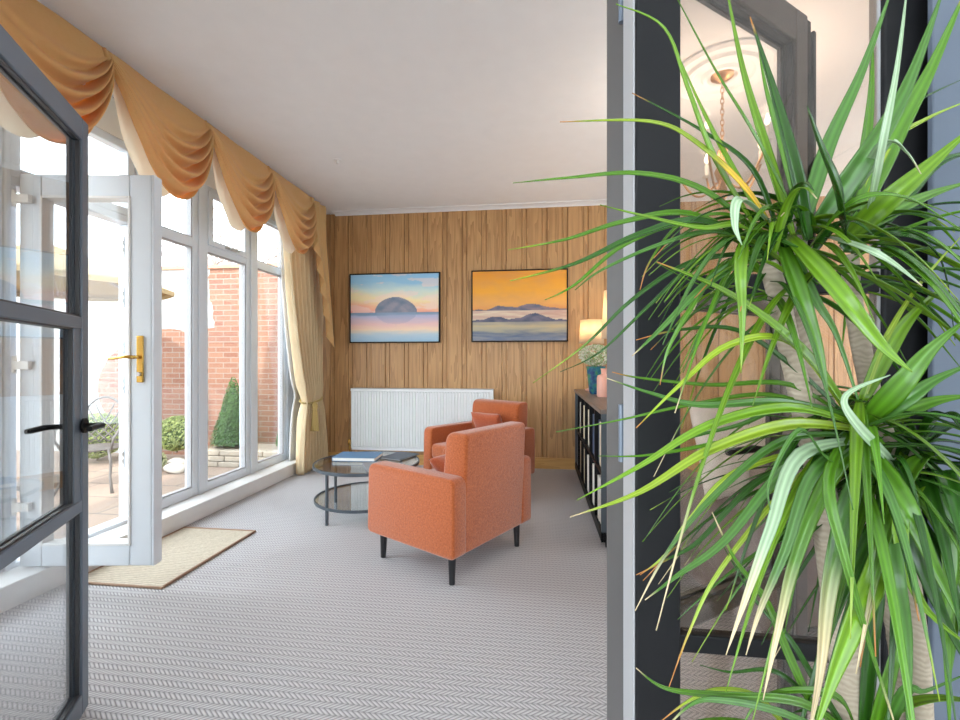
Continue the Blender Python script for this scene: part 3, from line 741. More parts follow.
def round_outline(cs, rs, n=7):
    out = []; N = len(cs)
    for i, c in enumerate(cs):
        p = Vector(cs[i - 1]); q = Vector(c); s = Vector(cs[(i + 1) % N]); r = rs[i]
        a = q + (p - q).normalized() * r; d = q + (s - q).normalized() * r
        for k in range(n + 1):
            t = k / n; out.append(tuple((1 - t) ** 2 * a + 2 * t * (1 - t) * q + t * t * d))
    return out
def armchair(label, loc, rz, grp):
    t = thing('armchair', label, 'armchair', loc, rz, grp)
    W, D = .40, .36
    for s in (-1, 1):
        a, c = sorted((s * (W - .115), s * W))
        out = round_outline([(-D, .165), (D, .165), (D - .012, .60), (-D, .60)], [.035, .04, .06, .045])
        obj('armrest', prism_x(new(), out, a, c, .016), M['terra'], t, smooth=45)
    # back: slightly raked, between and in front of the arm rears
    out = round_outline([(-D + .012, .165), (-D + .20, .165), (-D + .145, .835), (-D - .015, .835)], [.02, .02, .07, .035])
    obj('backrest', prism_x(new(), out, -W + .095, W - .095, .02), M['terra'], t, smooth=45)
    b = new(); rbox(b, (-W + .112, -D + .12, .17), (W - .112, D - .012, .315), .015); obj('seat_base', b, M['terra'], t, smooth=45)
    b = new(); rbox(b, (-W + .118, -D + .13, .315), (W - .118, D + .004, .455), .04, 5); obj('seat_cushion', b, M['terra'], t, smooth=45)
    for sx in (-1, 1):
        for sy in (-1, 1):
            b = new(); b.tube([(sx * .325, sy * .285, .175), (sx * .328, sy * .287, 0)], [.0235, .0165], 14); obj('leg', b, M['darkleg'], t, smooth=40)
    return t
g = 'terracotta armchairs by the coffee table'
c1 = armchair('terracotta armchair in front, its back turned to the open doors', (-.547, 2.905, 0), math.radians(59.5), g)
c2 = armchair('terracotta armchair further off, facing the glass coffee table before the radiator', (-.55, 4.30, 0), math.radians(143), g)
def cushion(name, label, size, th, loc, rot, mat, group=None, cat='cushion'):
    def f(u, v, s):
        a = 2 * u - 1; c = 2 * v - 1
        e = max(0, (1 - a ** 4) * (1 - c ** 4)) ** .45
        k = 1 - .10 * (1 - abs(a * c))            # corners stay pointed
        pin = 1 - .09 * (1 - abs(c) ** 2) * abs(a) ** 3
        pin2 = 1 - .09 * (1 - abs(a) ** 2) * abs(c) ** 3
        return Vector((a * size / 2 * pin, c * size / 2 * pin2, s * th / 2 * e))
    b = new(); b.grid(lambda u, v: f(u, v, 1), 20, 20); b.grid(lambda u, v: f(u, v, -1), 20, 20)
    bmesh.ops.remove_doubles(b.bm, verts=b.bm.verts[:], dist=.0005)
    o = obj(name, b, mat, smooth=True, base=False); o.location = loc; o.rotation_euler = rot
    return tag(o, label, cat, group)
def in_chair(c, lx, ly, lz): return wm(c) @ Vector((lx, ly, lz))
cushion('cushion', 'small terracotta cushion leaning in the far armchair', .34, .11, in_chair(c2, -.03, -.12, .585), (math.radians(62), 0, c2.rotation_euler.z + .15), M['terra2'])
cushion('cushion', 'small terracotta cushion lying in the front armchair seat', .30, .10, in_chair(c1, .02, -.03, .525), (math.radians(35), 0, c1.rotation_euler.z + .1), M['terra2'])

# ------------------------------------------------------------------ coffee table
cx, cy = -1.385, 3.60; R_ = .425
ct = thing('coffee_table', 'round two-tier glass coffee table with slate grey metal frame', 'coffee table', (cx, cy, 0))
def ring(z, r, rr, rim): return [(cx + r * math.cos(2 * PI * i / 64), cy + r * math.sin(2 * PI * i / 64), z) for i in range(64)]
def hoop(r, z0, z1, w):
    return new().lathe([(r - w, z0), (r, z0), (r, z1), (r - w, z1), (r - w, z0)], 72, (cx, cy, 0), False, False)
obj('top_rim', hoop(R_, .385, .408, .014), M['tablemetal'], ct, world=True, smooth=40)
obj('shelf_rim', hoop(R_ - .01, .115, .135, .012), M['tablemetal'], ct, world=True, smooth=40)
obj('glass_top', new().lathe([(R_ - .014, .398), (R_ - .014, .406)], 64, (cx, cy, 0)), M['tableglass'], ct, world=True)
obj('glass_shelf', new().lathe([(R_ - .022, .123), (R_ - .022, .130)], 64, (cx, cy, 0)), M['tableglass'], ct, world=True)
la = math.atan2(3.25 - cy, -1.56 - cx)
for i in range(4):
    a = la + i * PI / 2 + (0.0)
    obj('leg', new().tube([(cx + (R_ - .026) * math.cos(a), cy + (R_ - .026) * math.sin(a), 0), (cx + (R_ - .026) * math.cos(a), cy + (R_ - .026) * math.sin(a), .395)], .0125, 4 + 8), M['tablemetal'], ct, world=True, smooth=40)
def book(name, label, loc, size, rz, col, cat='book', group=None, pages=(.8, .78, .72)):
    t = thing(name, label, cat, loc, rz, group); w, dd, h = size; mc = plain(name + '_cover', col, .5)
    b = new(); b.box((-w / 2, -dd / 2, 0), (w / 2, dd / 2, .003)); b.box((-w / 2, -dd / 2, h - .003), (w / 2, dd / 2, h)); b.box((-w / 2, -dd / 2, .003), (-w / 2 + .003, dd / 2, h - .003))
    obj('cover', b, mc, t); b = new(); b.box((-w / 2 + .003, -dd / 2 + .004, .003), (w / 2 - .004, dd / 2 - .004, h - .003)); obj('pages', b, M['cream2'], t)
    return t
M['cream2'] = plain('book_pages', (.82, .80, .75), .8)
book('book', 'blue book lying on the glass coffee table', (-1.50, 3.69, .409), (.36, .24, .03), .05, (.10, .22, .38))
book('magazine', 'grey magazine lying nearest the front armchair on the glass table', (-1.22, 3.42, .409), (.22, .30, .008), .5, (.25, .27, .30), 'magazine')
book('magazine', 'dark magazine lying at the radiator side of the glass table', (-1.17, 3.80, .409), (.21, .28, .010), -.35, (.10, .13, .17), 'magazine')
box_ = new(); box_.box((-1.30, 3.50, .132), (-1.12, 3.76, .155)); o = obj('box', box_, M['radiator'], bevel=.004); tag(o, 'flat white box on the lower glass shelf of the coffee table', 'box')

# ------------------------------------------------------------------ bookcase and what stands on it
BX0, BX1, BY0, BY1, BH = .42, .79, 3.07, 5.16, .915
bc = thing('bookcase', 'low dark wood open bookcase running out from the panelled wall', 'bookcase', ((BX0 + BX1) / 2, (BY0 + BY1) / 2, 0))
box('top_board', (BX0 - .01, BY0 - .01, BH - .03), (BX1 + .01, BY1 + .01, BH), M['walnut'], bc, bevel=.003)
box('bottom_board', (BX0, BY0, .04), (BX1, BY1, .105), M['black'], bc)
box('middle_shelf', (BX0, BY0 + .02, .48), (BX1 - .01, BY1 - .02, .50), M['black'], bc)
box('back_board', (BX1 - .012, BY0 + .02, .105), (BX1 - .002, BY1 - .02, BH - .03), M['walnut'], bc)
NC = 6; cw = (BY1 - BY0 - .02) / NC
for i in range(NC + 1):
    y = BY0 + i * cw
    nm = 'side_panel' if i in (0, NC) else 'divider'
    if i in (0, NC): box(nm, (BX0, y, .04), (BX1, y + .02, BH - .03), M['tablemetal'], bc)
    else:
        box(nm, (BX0, y, .105), (BX1 - .012, y + .018, .48), M['black'], bc); box(nm, (BX0, y, .50), (BX1 - .012, y + .018, BH - .03), M['black'], bc)
for sx in (BX0 + .03, BX1 - .05):
    for sy in (BY0 + .02, BY1 - .04, (BY0 + BY1) / 2): box('foot', (sx, sy, 0), (sx + .02, sy + .02, .04), M['black'], bc)
fm = [plain('file_cream', (.78, .68, .50), .6), plain('file_black', (.03, .03, .035), .5), plain('file_blue', (.06, .09, .16), .5), plain('file_pale', (.80, .76, .68), .6)]
fproto = {}
for row, zb_ in ((0, .1055), (1, .5005)):
    for i in range(NC):
        y = BY0 + i * cw + .03
        for j in range(3):
            mi = random.choice([0, 1, 0, 2, 3, 1]); th = random.choice([.07, .08, .09]); 
            key = (mi,)
            if key not in fproto:
                o = obj('box_file', new().box((0, 0, 0), (.25, .08, .31)), fm[mi], bevel=.003, base=False); fproto[key] = o
            else:
                o = fproto[key].copy(); C.objects.link(o)
            o.location = (BX0 + .012 + random.uniform(0, .012), y, zb_)
            y += .081 + random.uniform(.006, .02)
            colr = ['cream', 'black', 'navy', 'off-white'][mi]
            tag(o, '%s box file standing in the dark bookcase' % colr, 'box file', '%s box files in the bookcase' % colr)
def lamp(label, x, y, z0, sh, rtop, rbot, hs, power):
    t = thing('table_lamp', label, 'lamp', (x, y, z0), group='table lamps on the bookcase')
    obj('lamp_base', new().lathe([(.065, 0), (.065, .015), (.02, .03), (.035, .08), (.05, .14), (.03, .2), (.012, .23), (.012, sh)], 24), M['pinkvase'], t, smooth=40)
    b = new().lathe([(rbot, sh), (rtop, sh + hs)], 32, (0, 0, 0), False, False)
    obj('lamp_shade', b, M['shade'], t, smooth=True, solid=.002, fix=False)
    b = new().sphere((0, 0, sh + hs * .45), .028, 12); obj('bulb', b, M['bulb'], t, smooth=True)
    L_ = bpy.data.lights.new('lamp_light', 'POINT'); L_.energy = power; L_.color = (1, .72, .46); L_.shadow_soft_size = .04
    lo = bpy.data.objects.new('bulb_light', L_); C.objects.link(lo); lo.parent = t; lo.location = (0, 0, sh + hs * .62)
lamp('cream shaded table lamp on the bookcase nearest the panelled wall', .575, 4.95, BH, .50, .115, .13, .25, 1.3)
lamp('tall cream shaded table lamp on the bookcase nearest the dark post', .665, 3.75, BH, .50, .13, .15, .38, 1.6)
# vase with flowers
vt = at(593.5, 389, 4.40); vx, vy = .56, 4.47
vs_ = thing('vase', 'blue-green glazed vase on the bookcase holding pale flowers', 'vase', (vx, vy, BH))
obj('vase_body', new().lathe([(.05, 0), (.062, .02), (.075, .12), (.088, .24), (.094, .265), (.086, .265), (.07, .12), (.05, .02)], 28, capt=True), M['glaze'], vs_, smooth=40)
def blobs(name, centre, rx, rz, n, size, colfn, parent=None, mat='foliage', **k):
    me_b = bmesh.new(); lay = me_b.verts.layers.float_color.new('Col')
    for i in range(n):
        a = random.uniform(0, 2 * PI); zz = random.uniform(-1, 1); rr = math.sqrt(1 - zz * zz) * random.uniform(.75, 1)
        p = Vector(centre) + Vector((rr * math.cos(a) * rx, rr * math.sin(a) * rx, zz * rz))
        c = colfn()
        nrm = Vector((random.gauss(0, 1), random.gauss(0, 1), random.gauss(0, 1))).normalized()
        t1 = nrm.orthogonal().normalized(); t2 = nrm.cross(t1); s = size * random.uniform(.6, 1.3)
        q = [me_b.verts.new(p + t1 * s), me_b.verts.new(p + t2 * s * .6 + nrm * s * .15), me_b.verts.new(p - t1 * s), me_b.verts.new(p - t2 * s * .6 + nrm * s * .15)]
        for v in q: v[lay] = (*c, 1)
        me_b.faces.new(q)
    me = bpy.data.meshes.new(name); me_b.to_mesh(me); me_b.free(); me.materials.append(M[mat])
    o = bpy.data.objects.new(name, me); C.objects.link(o)
    if parent: o.parent = parent; me.transform(wm(parent).inverted())
    return o
fl = thing('flower_bunch', 'bunch of cream and pale green flowers standing in the glazed vase', 'flowers', (vx, vy, BH + .05))
blobs('flower_heads', (vx, vy, BH + .37), .165, .10, 1600, .012, lambda: random.choice([(.85, .82, .72), (.80, .84, .66), (.35, .48, .22), (.88, .86, .80), (.45, .55, .30)]), fl)
b = new()
for i in range(14):
    a = random.uniform(0, 2 * PI); r = random.uniform(.03, .11); b.tube([(vx + .015 * math.cos(a), vy + .015 * math.sin(a), BH + .05), (vx + .04 * math.cos(a), vy + .04 * math.sin(a), BH + .26), (vx + r * math.cos(a), vy + r * math.sin(a), BH + .40)], .003, 5)
obj('flower_stems', b, plain('stem_green', (.16, .28, .08), .6), fl, world=True)
o = obj('bottle_vase', new().lathe([(.055, 0), (.06, .01), (.06, .17), (.052, .19), (.022, .20), (.024, .24), (.03, .25), (.018, .25), (.016, .20)], 26), M['pinkvase'], smooth=40, base=False)
o.location = (.585, 4.12, BH); tag(o, 'blush pink bottle vase on the bookcase beside the flowers', 'vase')

# ------------------------------------------------------------------ sofa and cushions seen through the fixed panel
sp = Vector((1.60, 2.60, 0)); sr = math.radians(12)
sf = thing('sofa', 'taupe leather sofa with its back to the glass panel', 'sofa', sp, sr)
sf.scale = (.86, 1, 1)
def sb(name, lo, hi, r): obj(name, rbox(new(), lo, hi, r), M['taupe'], sf, smooth=45)
sb('sofa_back', (-.80, -.40, .08), (.80, -.19, .80), .05); sb('seat_base', (-.72, -.2, .08), (.72, .42, .30), .03)
for s in (-1, 1): a, c = sorted((s * .72, s * .93)); sb('armrest', (a, -.41, .08), (c, .44, .60), .05)
for s in (-1, 1): a, c = sorted((s * .01, s * .715)); sb('seat_cushion', (a, -.2, .30), (c, .44, .45), .045)
for sx in (-1, 1):
    for sy in (-1, 1): obj('foot', new().tube([(sx * .8, sy * .33, 0), (sx * .8, sy * .33, .09)], [.018, .025], 10), M['darkleg'], sf, smooth=40)
for (lx, ly, lz, s, mt_, lb, rx) in ((-.74, -.09, .80, .48, 'pillow_white', 'white cushion standing highest at the left of the taupe sofa', 72), (-.42, .09, .76, .50, 'peach', 'peach cushion leaning on the white one on the taupe sofa', 72),
                                   (-.06, -.09, .74, .42, 'terra2', 'terracotta cushion in the middle of the taupe sofa', 72), (.30, .08, .70, .42, 'pillow_white', 'white cushion towards the right of the taupe sofa', 72)):
    cushion('cushion', lb, s, .15, wm(sf) @ Vector((lx, ly, lz)), (math.radians(rx), 0, sr + random.uniform(-.1, .1)), M[mt_])

# ------------------------------------------------------------------ chandelier and rose
RX, RY = 1.13, 2.96
pr = [(.30, 0), (.30, -.012), (.275, -.022), (.26, -.012), (.22, -.014), (.205, -.030), (.18, -.032), (.165, -.018), (.12, -.020), (.105, -.036), (.085, -.036), (.07, -.02)]
o = obj('ceiling_rose', new().lathe(pr, 48, (0, 0, 0)), M['ceiling'], smooth=40, base=False); o.location = (RX, RY, H); tag(o, 'round white moulded plaster rose on the ceiling', 'ceiling rose')
ch = thing('chandelier', 'brass chain chandelier with curved arms hanging from the ceiling rose', 'chandelier', (RX, RY, H - .02))
obj('canopy', new().lathe([(.065, 0), (.065, -.012), (.04, -.03), (.012, -.04)], 24), M['copper'] if 'copper' in M else plain('antique_brass', (.55, .30, .12), .35, 1), ch, smooth=40)
M['copper'] = bpy.data.materials['antique_brass']
b = new(); z = -.04
for i in range(12):
    pts = []
    for k in range(14):
        a = 2 * PI * k / 14; w_, h_ = .010 * math.cos(a), .022 * math.sin(a)
        pts.append((w_, 0, z - .02 + h_) if i % 2 else (0, w_, z - .02 + h_))
    b.tube(pts, .0026, 6, closed=True); z -= .033
obj('chain', b, M['copper'], ch, smooth=True)
obj('column', new().lathe([(.008, z), (.03, z - .03), (.018, z - .09), (.045, z - .16), (.02, z - .24), (.035, z - .30), (.006, z - .35)], 20), M['copper'], ch, smooth=True)
for i in range(5):
    a = 2 * PI * i / 5 + .3; pts = []
    for k in range(13):
        u = k / 12; r = .03 + .24 * u; zz = z - .22 - .09 * math.sin(PI * u * 1.1) + .10 * u * u
        pts.append((r * math.cos(a), r * math.sin(a), zz))
    ar = obj('arm', new().tube(pts, .007, 8), M['copper'], ch, smooth=True)
    ex, ey, ez = pts[-1]
    obj('candle_cup', new().lathe([(.012, 0), (.03, .012), (.012, .016), (.012, .085), (.004, .1)], 14, (ex, ey, ez)), M['cream2'], ar, smooth=40)
    obj('bulb', new().lathe([(.006, .1), (.014, .115), (.016, .13), (.002, .165)], 12, (ex, ey, ez)), M['bulb'], ar, smooth=True)
    Lc = bpy.data.lights.new('bulb_light', 'POINT'); Lc.energy = 1.0; Lc.color = (1, .86, .72); Lc.shadow_soft_size = .03
    lo = bpy.data.objects.new('bulb_light', Lc); C.objects.link(lo); lo.parent = ch; lo.location = (ex, ey, ez + .19)

# ------------------------------------------------------------------ garden
struct(box('floor_patio', (-14, -6, -.25), (XL - .1, 12, -.13), M['paving'], base=False), 'stone paved patio')
gw = new(); gw.box((-7, 0, -.15), (2.6, .22, 2.55)); go = obj('garden_wall', gw, M['brick'], base=False); go.location = (-5.6, 6.0, 0)
tag(go, 'old brick garden wall with worn white limewash', 'wall'); go['kind'] = 'structure'
b = new(); b.box((-7, -.03, 2.55), (2.6, .25, 2.60)); c_ = obj('wall_coping', b, plain('terracotta_coping', (.55, .26, .16), .9, var=.2), go)
def leafcol(base, v=.3):
    def f():
        k = random.uniform(1 - v, 1 + v); return tuple(q * k for q in base)
    return f
def cone_bush(label, x, y, zb, r, h, col):
    t = thing('topiary_cone', label, 'topiary', (x, y, zb))
    me_b = bmesh.new(); lay = me_b.verts.layers.float_color.new('Col'); cf = leafcol(col)
    for i in range(5000):
        u = 1 - math.sqrt(random.random()); a = random.uniform(0, 2 * PI); rr = (r * (1 - u) ** .8 * (1 + .08 * math.sin(a * 5 + u * 9)) + .01) * random.uniform(.86, 1.02)
        p = Vector((rr * math.cos(a), rr * math.sin(a), .03 + h * u)); c = cf()
        nrm = (Vector((math.cos(a), math.sin(a), .3)) + Vector((random.gauss(0, .5), random.gauss(0, .5), random.gauss(0, .5)))).normalized()
        t1 = nrm.orthogonal().normalized(); t2 = nrm.cross(t1); s = random.uniform(.010, .018)
        q = [me_b.verts.new(p + t1 * s), me_b.verts.new(p + t2 * s * .6), me_b.verts.new(p - t1 * s), me_b.verts.new(p - t2 * s * .6)]
        for v in q: v[lay] = (*c, 1)
        me_b.faces.new(q)
    me = bpy.data.meshes.new('foliage'); me_b.to_mesh(me); me_b.free(); me.materials.append(M['foliage'])
    o = bpy.data.objects.new('foliage', me); C.objects.link(o); o.parent = t
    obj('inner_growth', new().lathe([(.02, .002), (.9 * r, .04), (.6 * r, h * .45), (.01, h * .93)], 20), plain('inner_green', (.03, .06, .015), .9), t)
    obj('trunk', new().tube([(0, 0, 0), (0, 0, .1)], .02, 8), M['bark'], t)
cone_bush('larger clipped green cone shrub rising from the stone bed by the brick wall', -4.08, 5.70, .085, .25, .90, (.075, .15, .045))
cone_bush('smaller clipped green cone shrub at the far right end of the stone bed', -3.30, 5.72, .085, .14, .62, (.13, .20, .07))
def round_bush(label, x, y, zb, r, col, n=2600):
    t = thing('round_shrub', label, 'shrub', (x, y, zb)); cf = leafcol(col)
    blobs('foliage', (x, y, zb + r * .95), r, r * .9, n, .020, cf, t)
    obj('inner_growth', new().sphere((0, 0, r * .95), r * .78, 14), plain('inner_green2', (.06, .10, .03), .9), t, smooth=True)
    obj('trunk', new().tube([(0, 0, -.02), (0, 0, r * .4)], .02, 8), M['bark'], t)
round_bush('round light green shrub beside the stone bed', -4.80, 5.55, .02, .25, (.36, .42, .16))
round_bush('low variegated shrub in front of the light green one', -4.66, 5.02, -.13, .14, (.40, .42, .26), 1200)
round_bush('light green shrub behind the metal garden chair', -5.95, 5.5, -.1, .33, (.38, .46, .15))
b = new()
for i in range(3):
    for j in range(5):
        b.box((-4.35 + j * .30 + (i % 2) * .08, 5.36 + .012 * i, -.13 + i * .07), (-4.35 + j * .30 + .29 + (i % 2) * .08, 5.52, -.13 + i * .07 + .065))
b.box((-4.35, 5.5, -.13), (-2.9, 5.97, .068))
o = obj('stone_bed', b, M['stone'], bevel=.01); tag(o, 'low raised bed of buff stone blocks below the brick wall', 'raised bed')
for (x, y, r, lb) in ((-4.58, 5.33, .10, 'rounded white rock between the shrubs'), (-4.95, 5.22, .12, 'flat white rock left of the variegated shrub'), (-4.34, 5.02, .11, 'white rock right of the low variegated shrub')):
    b = new().sphere((0, 0, r * .5), r, 14, (1.2, .9, .6))
    for v in b.bm.verts: v.co += v.co.normalized() * .04 * noise.noise(v.co * 9)
    o = obj('rock', b, M['whitestone'], smooth=True, base=False); o.location = (x, y, -.13 if y < 5.4 else -.12); tag(o, lb, 'rock', 'white garden rocks')
# limewashed pier behind the shrubs
# garden chair
gc = thing('garden_chair', 'ornate cast metal garden chair with lattice back on the patio', 'chair', (-4.66, 4.28, -.13), math.radians(205))
zs_ = .44
obj('seat', new().lathe([(.22, zs_ - .012), (.235, zs_), (.22, zs_ + .012), (.02, zs_ + .01)], 28), M['castmetal'], gc, smooth=40)
arc = [(.23 * math.cos(a), -.20 - .05 * math.sin(a), zs_ + .02 + .50 * math.sin(a) ** .8 if 0 < a < PI else zs_) for a in [PI * i / 24 for i in range(25)]]
obj('back_hoop', new().tube(arc, .013, 8), M['castmetal'], gc, smooth=True)
b = new()
for k in range(6):
    for sg in (-1, 1):
        x0 = sg * (-.20 + k * .08); pts = []
        for i in range(11):
            u = i / 10; x = x0 + sg * .30 * u + sg * .05 * math.sin(PI * u); z = zs_ + .03 + .46 * u
            if abs(x) > .22: break
            lim = .50 * (max(0, 1 - (x / .23) ** 2)) ** .4 + zs_ + .02
            if z > lim: break
            pts.append((x, -.215 - .03 * u, z))
        if len(pts) > 2: b.tube(pts, .007, 6)
obj('back_lattice', b, M['castmetal'], gc, smooth=True)
for s in (-1, 1):
    obj('armrest', new().tube([(s * .23, -.20, zs_ + .22), (s * .28, -.05, zs_ + .24), (s * .28, .12, zs_ + .22), (s * .25, .20, zs_ + .12), (s * .21, .15, zs_)], .012, 8), M['castmetal'], gc, smooth=True)
    for y0, y1 in ((.14, .24), (-.15, -.27)):
        obj('leg', new().tube([(s * .18, y0, zs_), (s * .21, y0 * 1.15, .3), (s * .20, y0 * 1.1, .15), (s * .25, y1, 0)], [.015, .014, .012, .016], 8), M['castmetal'], gc, smooth=True)
# parasol
pp = thing('parasol', 'cream canvas garden parasol open over the patio', 'parasol', (-5.36, 4.37, -.13))
b = new(); n = 8; Rr = 1.18; rim = 2.22; ap = 2.66; P0 = b.bm.verts.new((0, 0, ap))
def canopy(u, v):
    a = 2 * PI * u; k = (u * 8) % 1; sagk = 1 - .05 * math.sin(PI * k) * v
    return Vector((Rr * v * sagk * math.cos(a), Rr * v * sagk * math.sin(a), ap - (ap - rim) * v ** 1.05 - .02 * math.sin(PI * k) * v))
b = new().grid(canopy, 64, 10, wrapu=True); obj('canopy', b, M['parasol'], pp, smooth=True, solid=.003, fix=False)
b = new().grid(lambda u, v: Vector((Rr * math.cos(2 * PI * u) * (1 - .05 * math.sin(PI * ((u * 8) % 1))), Rr * math.sin(2 * PI * u) * (1 - .05 * math.sin(PI * ((u * 8) % 1))), rim - .05 * v - .02 * math.sin(PI * ((u * 8) % 1)))), 64, 2, wrapu=True)
obj('canopy_skirt', b, M['parasol'], pp, fix=False, solid=.003)
for i in range(8):
    a = 2 * PI * i / 8; obj('rib', new().tube([(0, 0, ap - .03), (Rr * math.cos(a), Rr * math.sin(a), rim - .02)], .013, 6), M['bark'], pp)
obj('pole', new().tube([(0, 0, .05), (0, 0, ap + .03)], .022, 12), M['upvc'], pp, smooth=40)
obj('base', new().lathe([(.25, 0), (.25, .05), (.04, .07), (.035, .3)], 24), M['castmetal'], pp, smooth=40)
# bare tree
tt = thing('bare_tree', 'bare winter tree beyond the garden wall', 'tree', (-7.6, 7.9, -.13))
b = new()
def branch(p, d, L_, r, dep):
    pts = [p]; q = p.copy(); dd = d.copy()
    for i in range(4):
        dd = (dd + Vector((random.gauss(0, .14), random.gauss(0, .14), random.gauss(0, .08) + .02))).normalized(); q = q + dd * L_ / 4; pts.append(q.copy())
    b.tube(pts, [r, r * .9, r * .8, r * .7, r * .6], 5 if dep > 2 else 8)
    if dep < 6:
        for k in range(3 if dep < 5 else 2):
            ax = Vector((random.gauss(0, 1), random.gauss(0, 1), random.gauss(0, .4))).normalized()
            nd = (dd + ax * .75).normalized(); s = random.choice(pts[2:])
            branch(s.copy(), nd, L_ * random.uniform(.62, .82), r * .58, dep + 1)
branch(Vector((0, 0, -.02)), Vector((0, 0, 1)), 2.3, .12, 0)
obj('branches', b, M['bark'], tt, smooth=True)
b = new(); p = on_back(214, 262, 5.97); 
tw = new(); tw.tube([(-3.98, 5.96, 1.9), (-4.03, 5.95, 2.45), (-3.95, 5.94, 2.68), (-3.80, 5.93, 2.72), (-3.7, 5.93, 2.66)], [.012, .011, .009, .007, .003], 6)
tw.tube([(-4.03, 5.95, 2.5), (-4.12, 5.94, 2.62), (-4.14, 5.93, 2.75)], [.008, .006, .003], 6)
o = obj('climbing_stem', tw, M['bark'], smooth=True); tag(o, 'bare climbing plant stem curling over the top of the brick wall', 'plant')

# ------------------------------------------------------------------ foreground dracaena
T0 = .50
root = at(850, 720, T0)
PX, PY = .355, .52
dr = thing('dracaena', 'tall green dracaena with arching strap leaves in the foreground', 'plant', (PX, PY, 0))
obj('pot', new().lathe([(.115, 0), (.12, .01), (.155, .27), (.165, .28), (.165, .30), (.148, .30), (.140, .26)], 36), M['pot'], dr, smooth=40)
obj('soil', new().lathe([(.141, .24), (.141, .262)], 30), M['soil'], dr)
canes = [
 [(768, 262, .50), (779, 300, .50), (790, 350, .505), (806, 420, .51), (822, 490, .515), (832, 560, .515), (842, 640, .515), (850, 720, .515)],
 [(801, 250, .53), (804, 300, .53), (812, 360, .535), (838, 440, .54), (872, 520, .54), (892, 600, .54), (902, 660, .54), (905, 720, .54)],
 [(850, 255, .56), (853, 300, .56), (868, 380, .55), (890, 460, .54), (902, 540, .53), (915, 640, .52), (920, 720, .52)],
]
for i, cn in enumerate(canes):
    pts = [at(*q) for q in cn]; last = pts[-1]; 
    foot = Vector((PX + (-.03, .02, .05)[i], PY + (0, .03, -.02)[i], .26))
    pts += [last.lerp(foot, .5), foot]
    r = [.009, .0105, .011, .012, .0135, .015, .0155, .016, .0165, .017][:len(pts)] if i == 0 else [.009 + .0045 * k / (len(pts) - 1) for k in range(len(pts))]
    while len(r) < len(pts): r.append(r[-1])
    # subdivide smoothly
    P = []; Rr_ = []
    for a in range(len(pts) - 1):
        for k in range(6):
            u = k / 6; p0 = pts[max(a - 1, 0)]; p1 = pts[a]; p2 = pts[a + 1]; p3 = pts[min(a + 2, len(pts) - 1)]
            P.append(.5 * ((2 * p1) + (p2 - p0) * u + (2 * p0 - 5 * p1 + 4 * p2 - p3) * u * u + (-p0 + 3 * p1 - 3 * p2 + p3) * u ** 3)); Rr_.append((r[a] * (1 - u) + r[a + 1] * u) * (1 + .06 * noise.noise(Vector((i * 5, (a * 6 + k) * .9, 2)))))
    P.append(pts[-1]); Rr_.append(r[-1])
    obj('cane', new().tube(P, Rr_, 12), M['cane'], dr, world=True, smooth=True)

class LeafSet:
    def __init__(s): s.bm = bmesh.new(); s.lay = s.bm.verts.layers.float_color.new('Col')
    def leaf(s, pts, w, col, tipcol=None, side=None, fold=.35, mid=None):
        """pts: control points from base to tip (3D), w = full width in metres"""
        P = []
        pts = [Vector(p) for p in pts]; n = len(pts)
        for a in range(n - 1):
            for k in range(6):
                u = k / 6; p0 = pts[max(a - 1, 0)]; p1 = pts[a]; p2 = pts[a + 1]; p3 = pts[min(a + 2, n - 1)]
                P.append(.5 * ((2 * p1) + (p2 - p0) * u + (2 * p0 - 5 * p1 + 4 * p2 - p3) * u * u + (-p0 + 3 * p1 - 3 * p2 + p3) * u ** 3))
        P.append(pts[-1]); N = len(P)
        rows = []; sv = side
        # leaf blade lies roughly across the direction away from the plant axis
        for i, p in enumerate(P):
            d = (P[min(i + 1, N - 1)] - P[max(i - 1, 0)])
            if d.length < 1e-8: d = Vector((0, 0, 1))
            d.normalize(); u = i / (N - 1)
            q = sv - d * sv.dot(d)
            if q.length < .15: q = d.orthogonal()
            q.normalize(); nn = q.cross(d).normalized(); sv = q
            ww = w * (.5 + .5 * min(1, u / .25) ** .8) * (1 - max(0, (u - .22) / .78) ** 1.25) * .5
            ww = max(ww, .0004)
            c = col
            if mid and mid[0] < u < mid[1]: c = lerp(col, mid[2], min(1, min(u - mid[0], mid[1] - u) * 10))
            if tipcol and u > tipcol[1]: c = lerp(c, tipcol[0], (u - tipcol[1]) / (1 - tipcol[1]) * 1.8)
            row = []
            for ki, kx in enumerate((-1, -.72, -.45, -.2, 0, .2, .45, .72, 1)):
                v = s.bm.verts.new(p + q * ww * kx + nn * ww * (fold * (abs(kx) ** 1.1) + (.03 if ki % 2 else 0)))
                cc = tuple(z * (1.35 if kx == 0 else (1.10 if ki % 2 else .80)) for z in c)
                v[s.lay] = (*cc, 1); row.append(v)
            rows.append(row)
        for A, B in zip(rows, rows[1:]):
            for k in range(8): s.bm.faces.new((A[k], A[k + 1], B[k + 1], B[k]))
    def build(s, name, parent):
        me = bpy.data.meshes.new(name); s.bm.to_mesh(me); s.bm.free(); me.materials.append(M['leafv']); me.shade_smooth()
        me.transform(wm(parent).inverted()); o = bpy.data.objects.new(name, me); C.objects.link(o); o.parent = parent
        m = o.modifiers.new('s', 'SOLIDIFY'); m.thickness = .0006; m.offset = 0; return o
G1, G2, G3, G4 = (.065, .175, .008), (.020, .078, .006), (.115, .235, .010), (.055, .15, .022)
PALE, TAN, YEL, ORG, LIME = (.30, .42, .25), (.58, .46, .27), (.70, .42, .02), (.45, .18, .04), (.22, .32, .02)
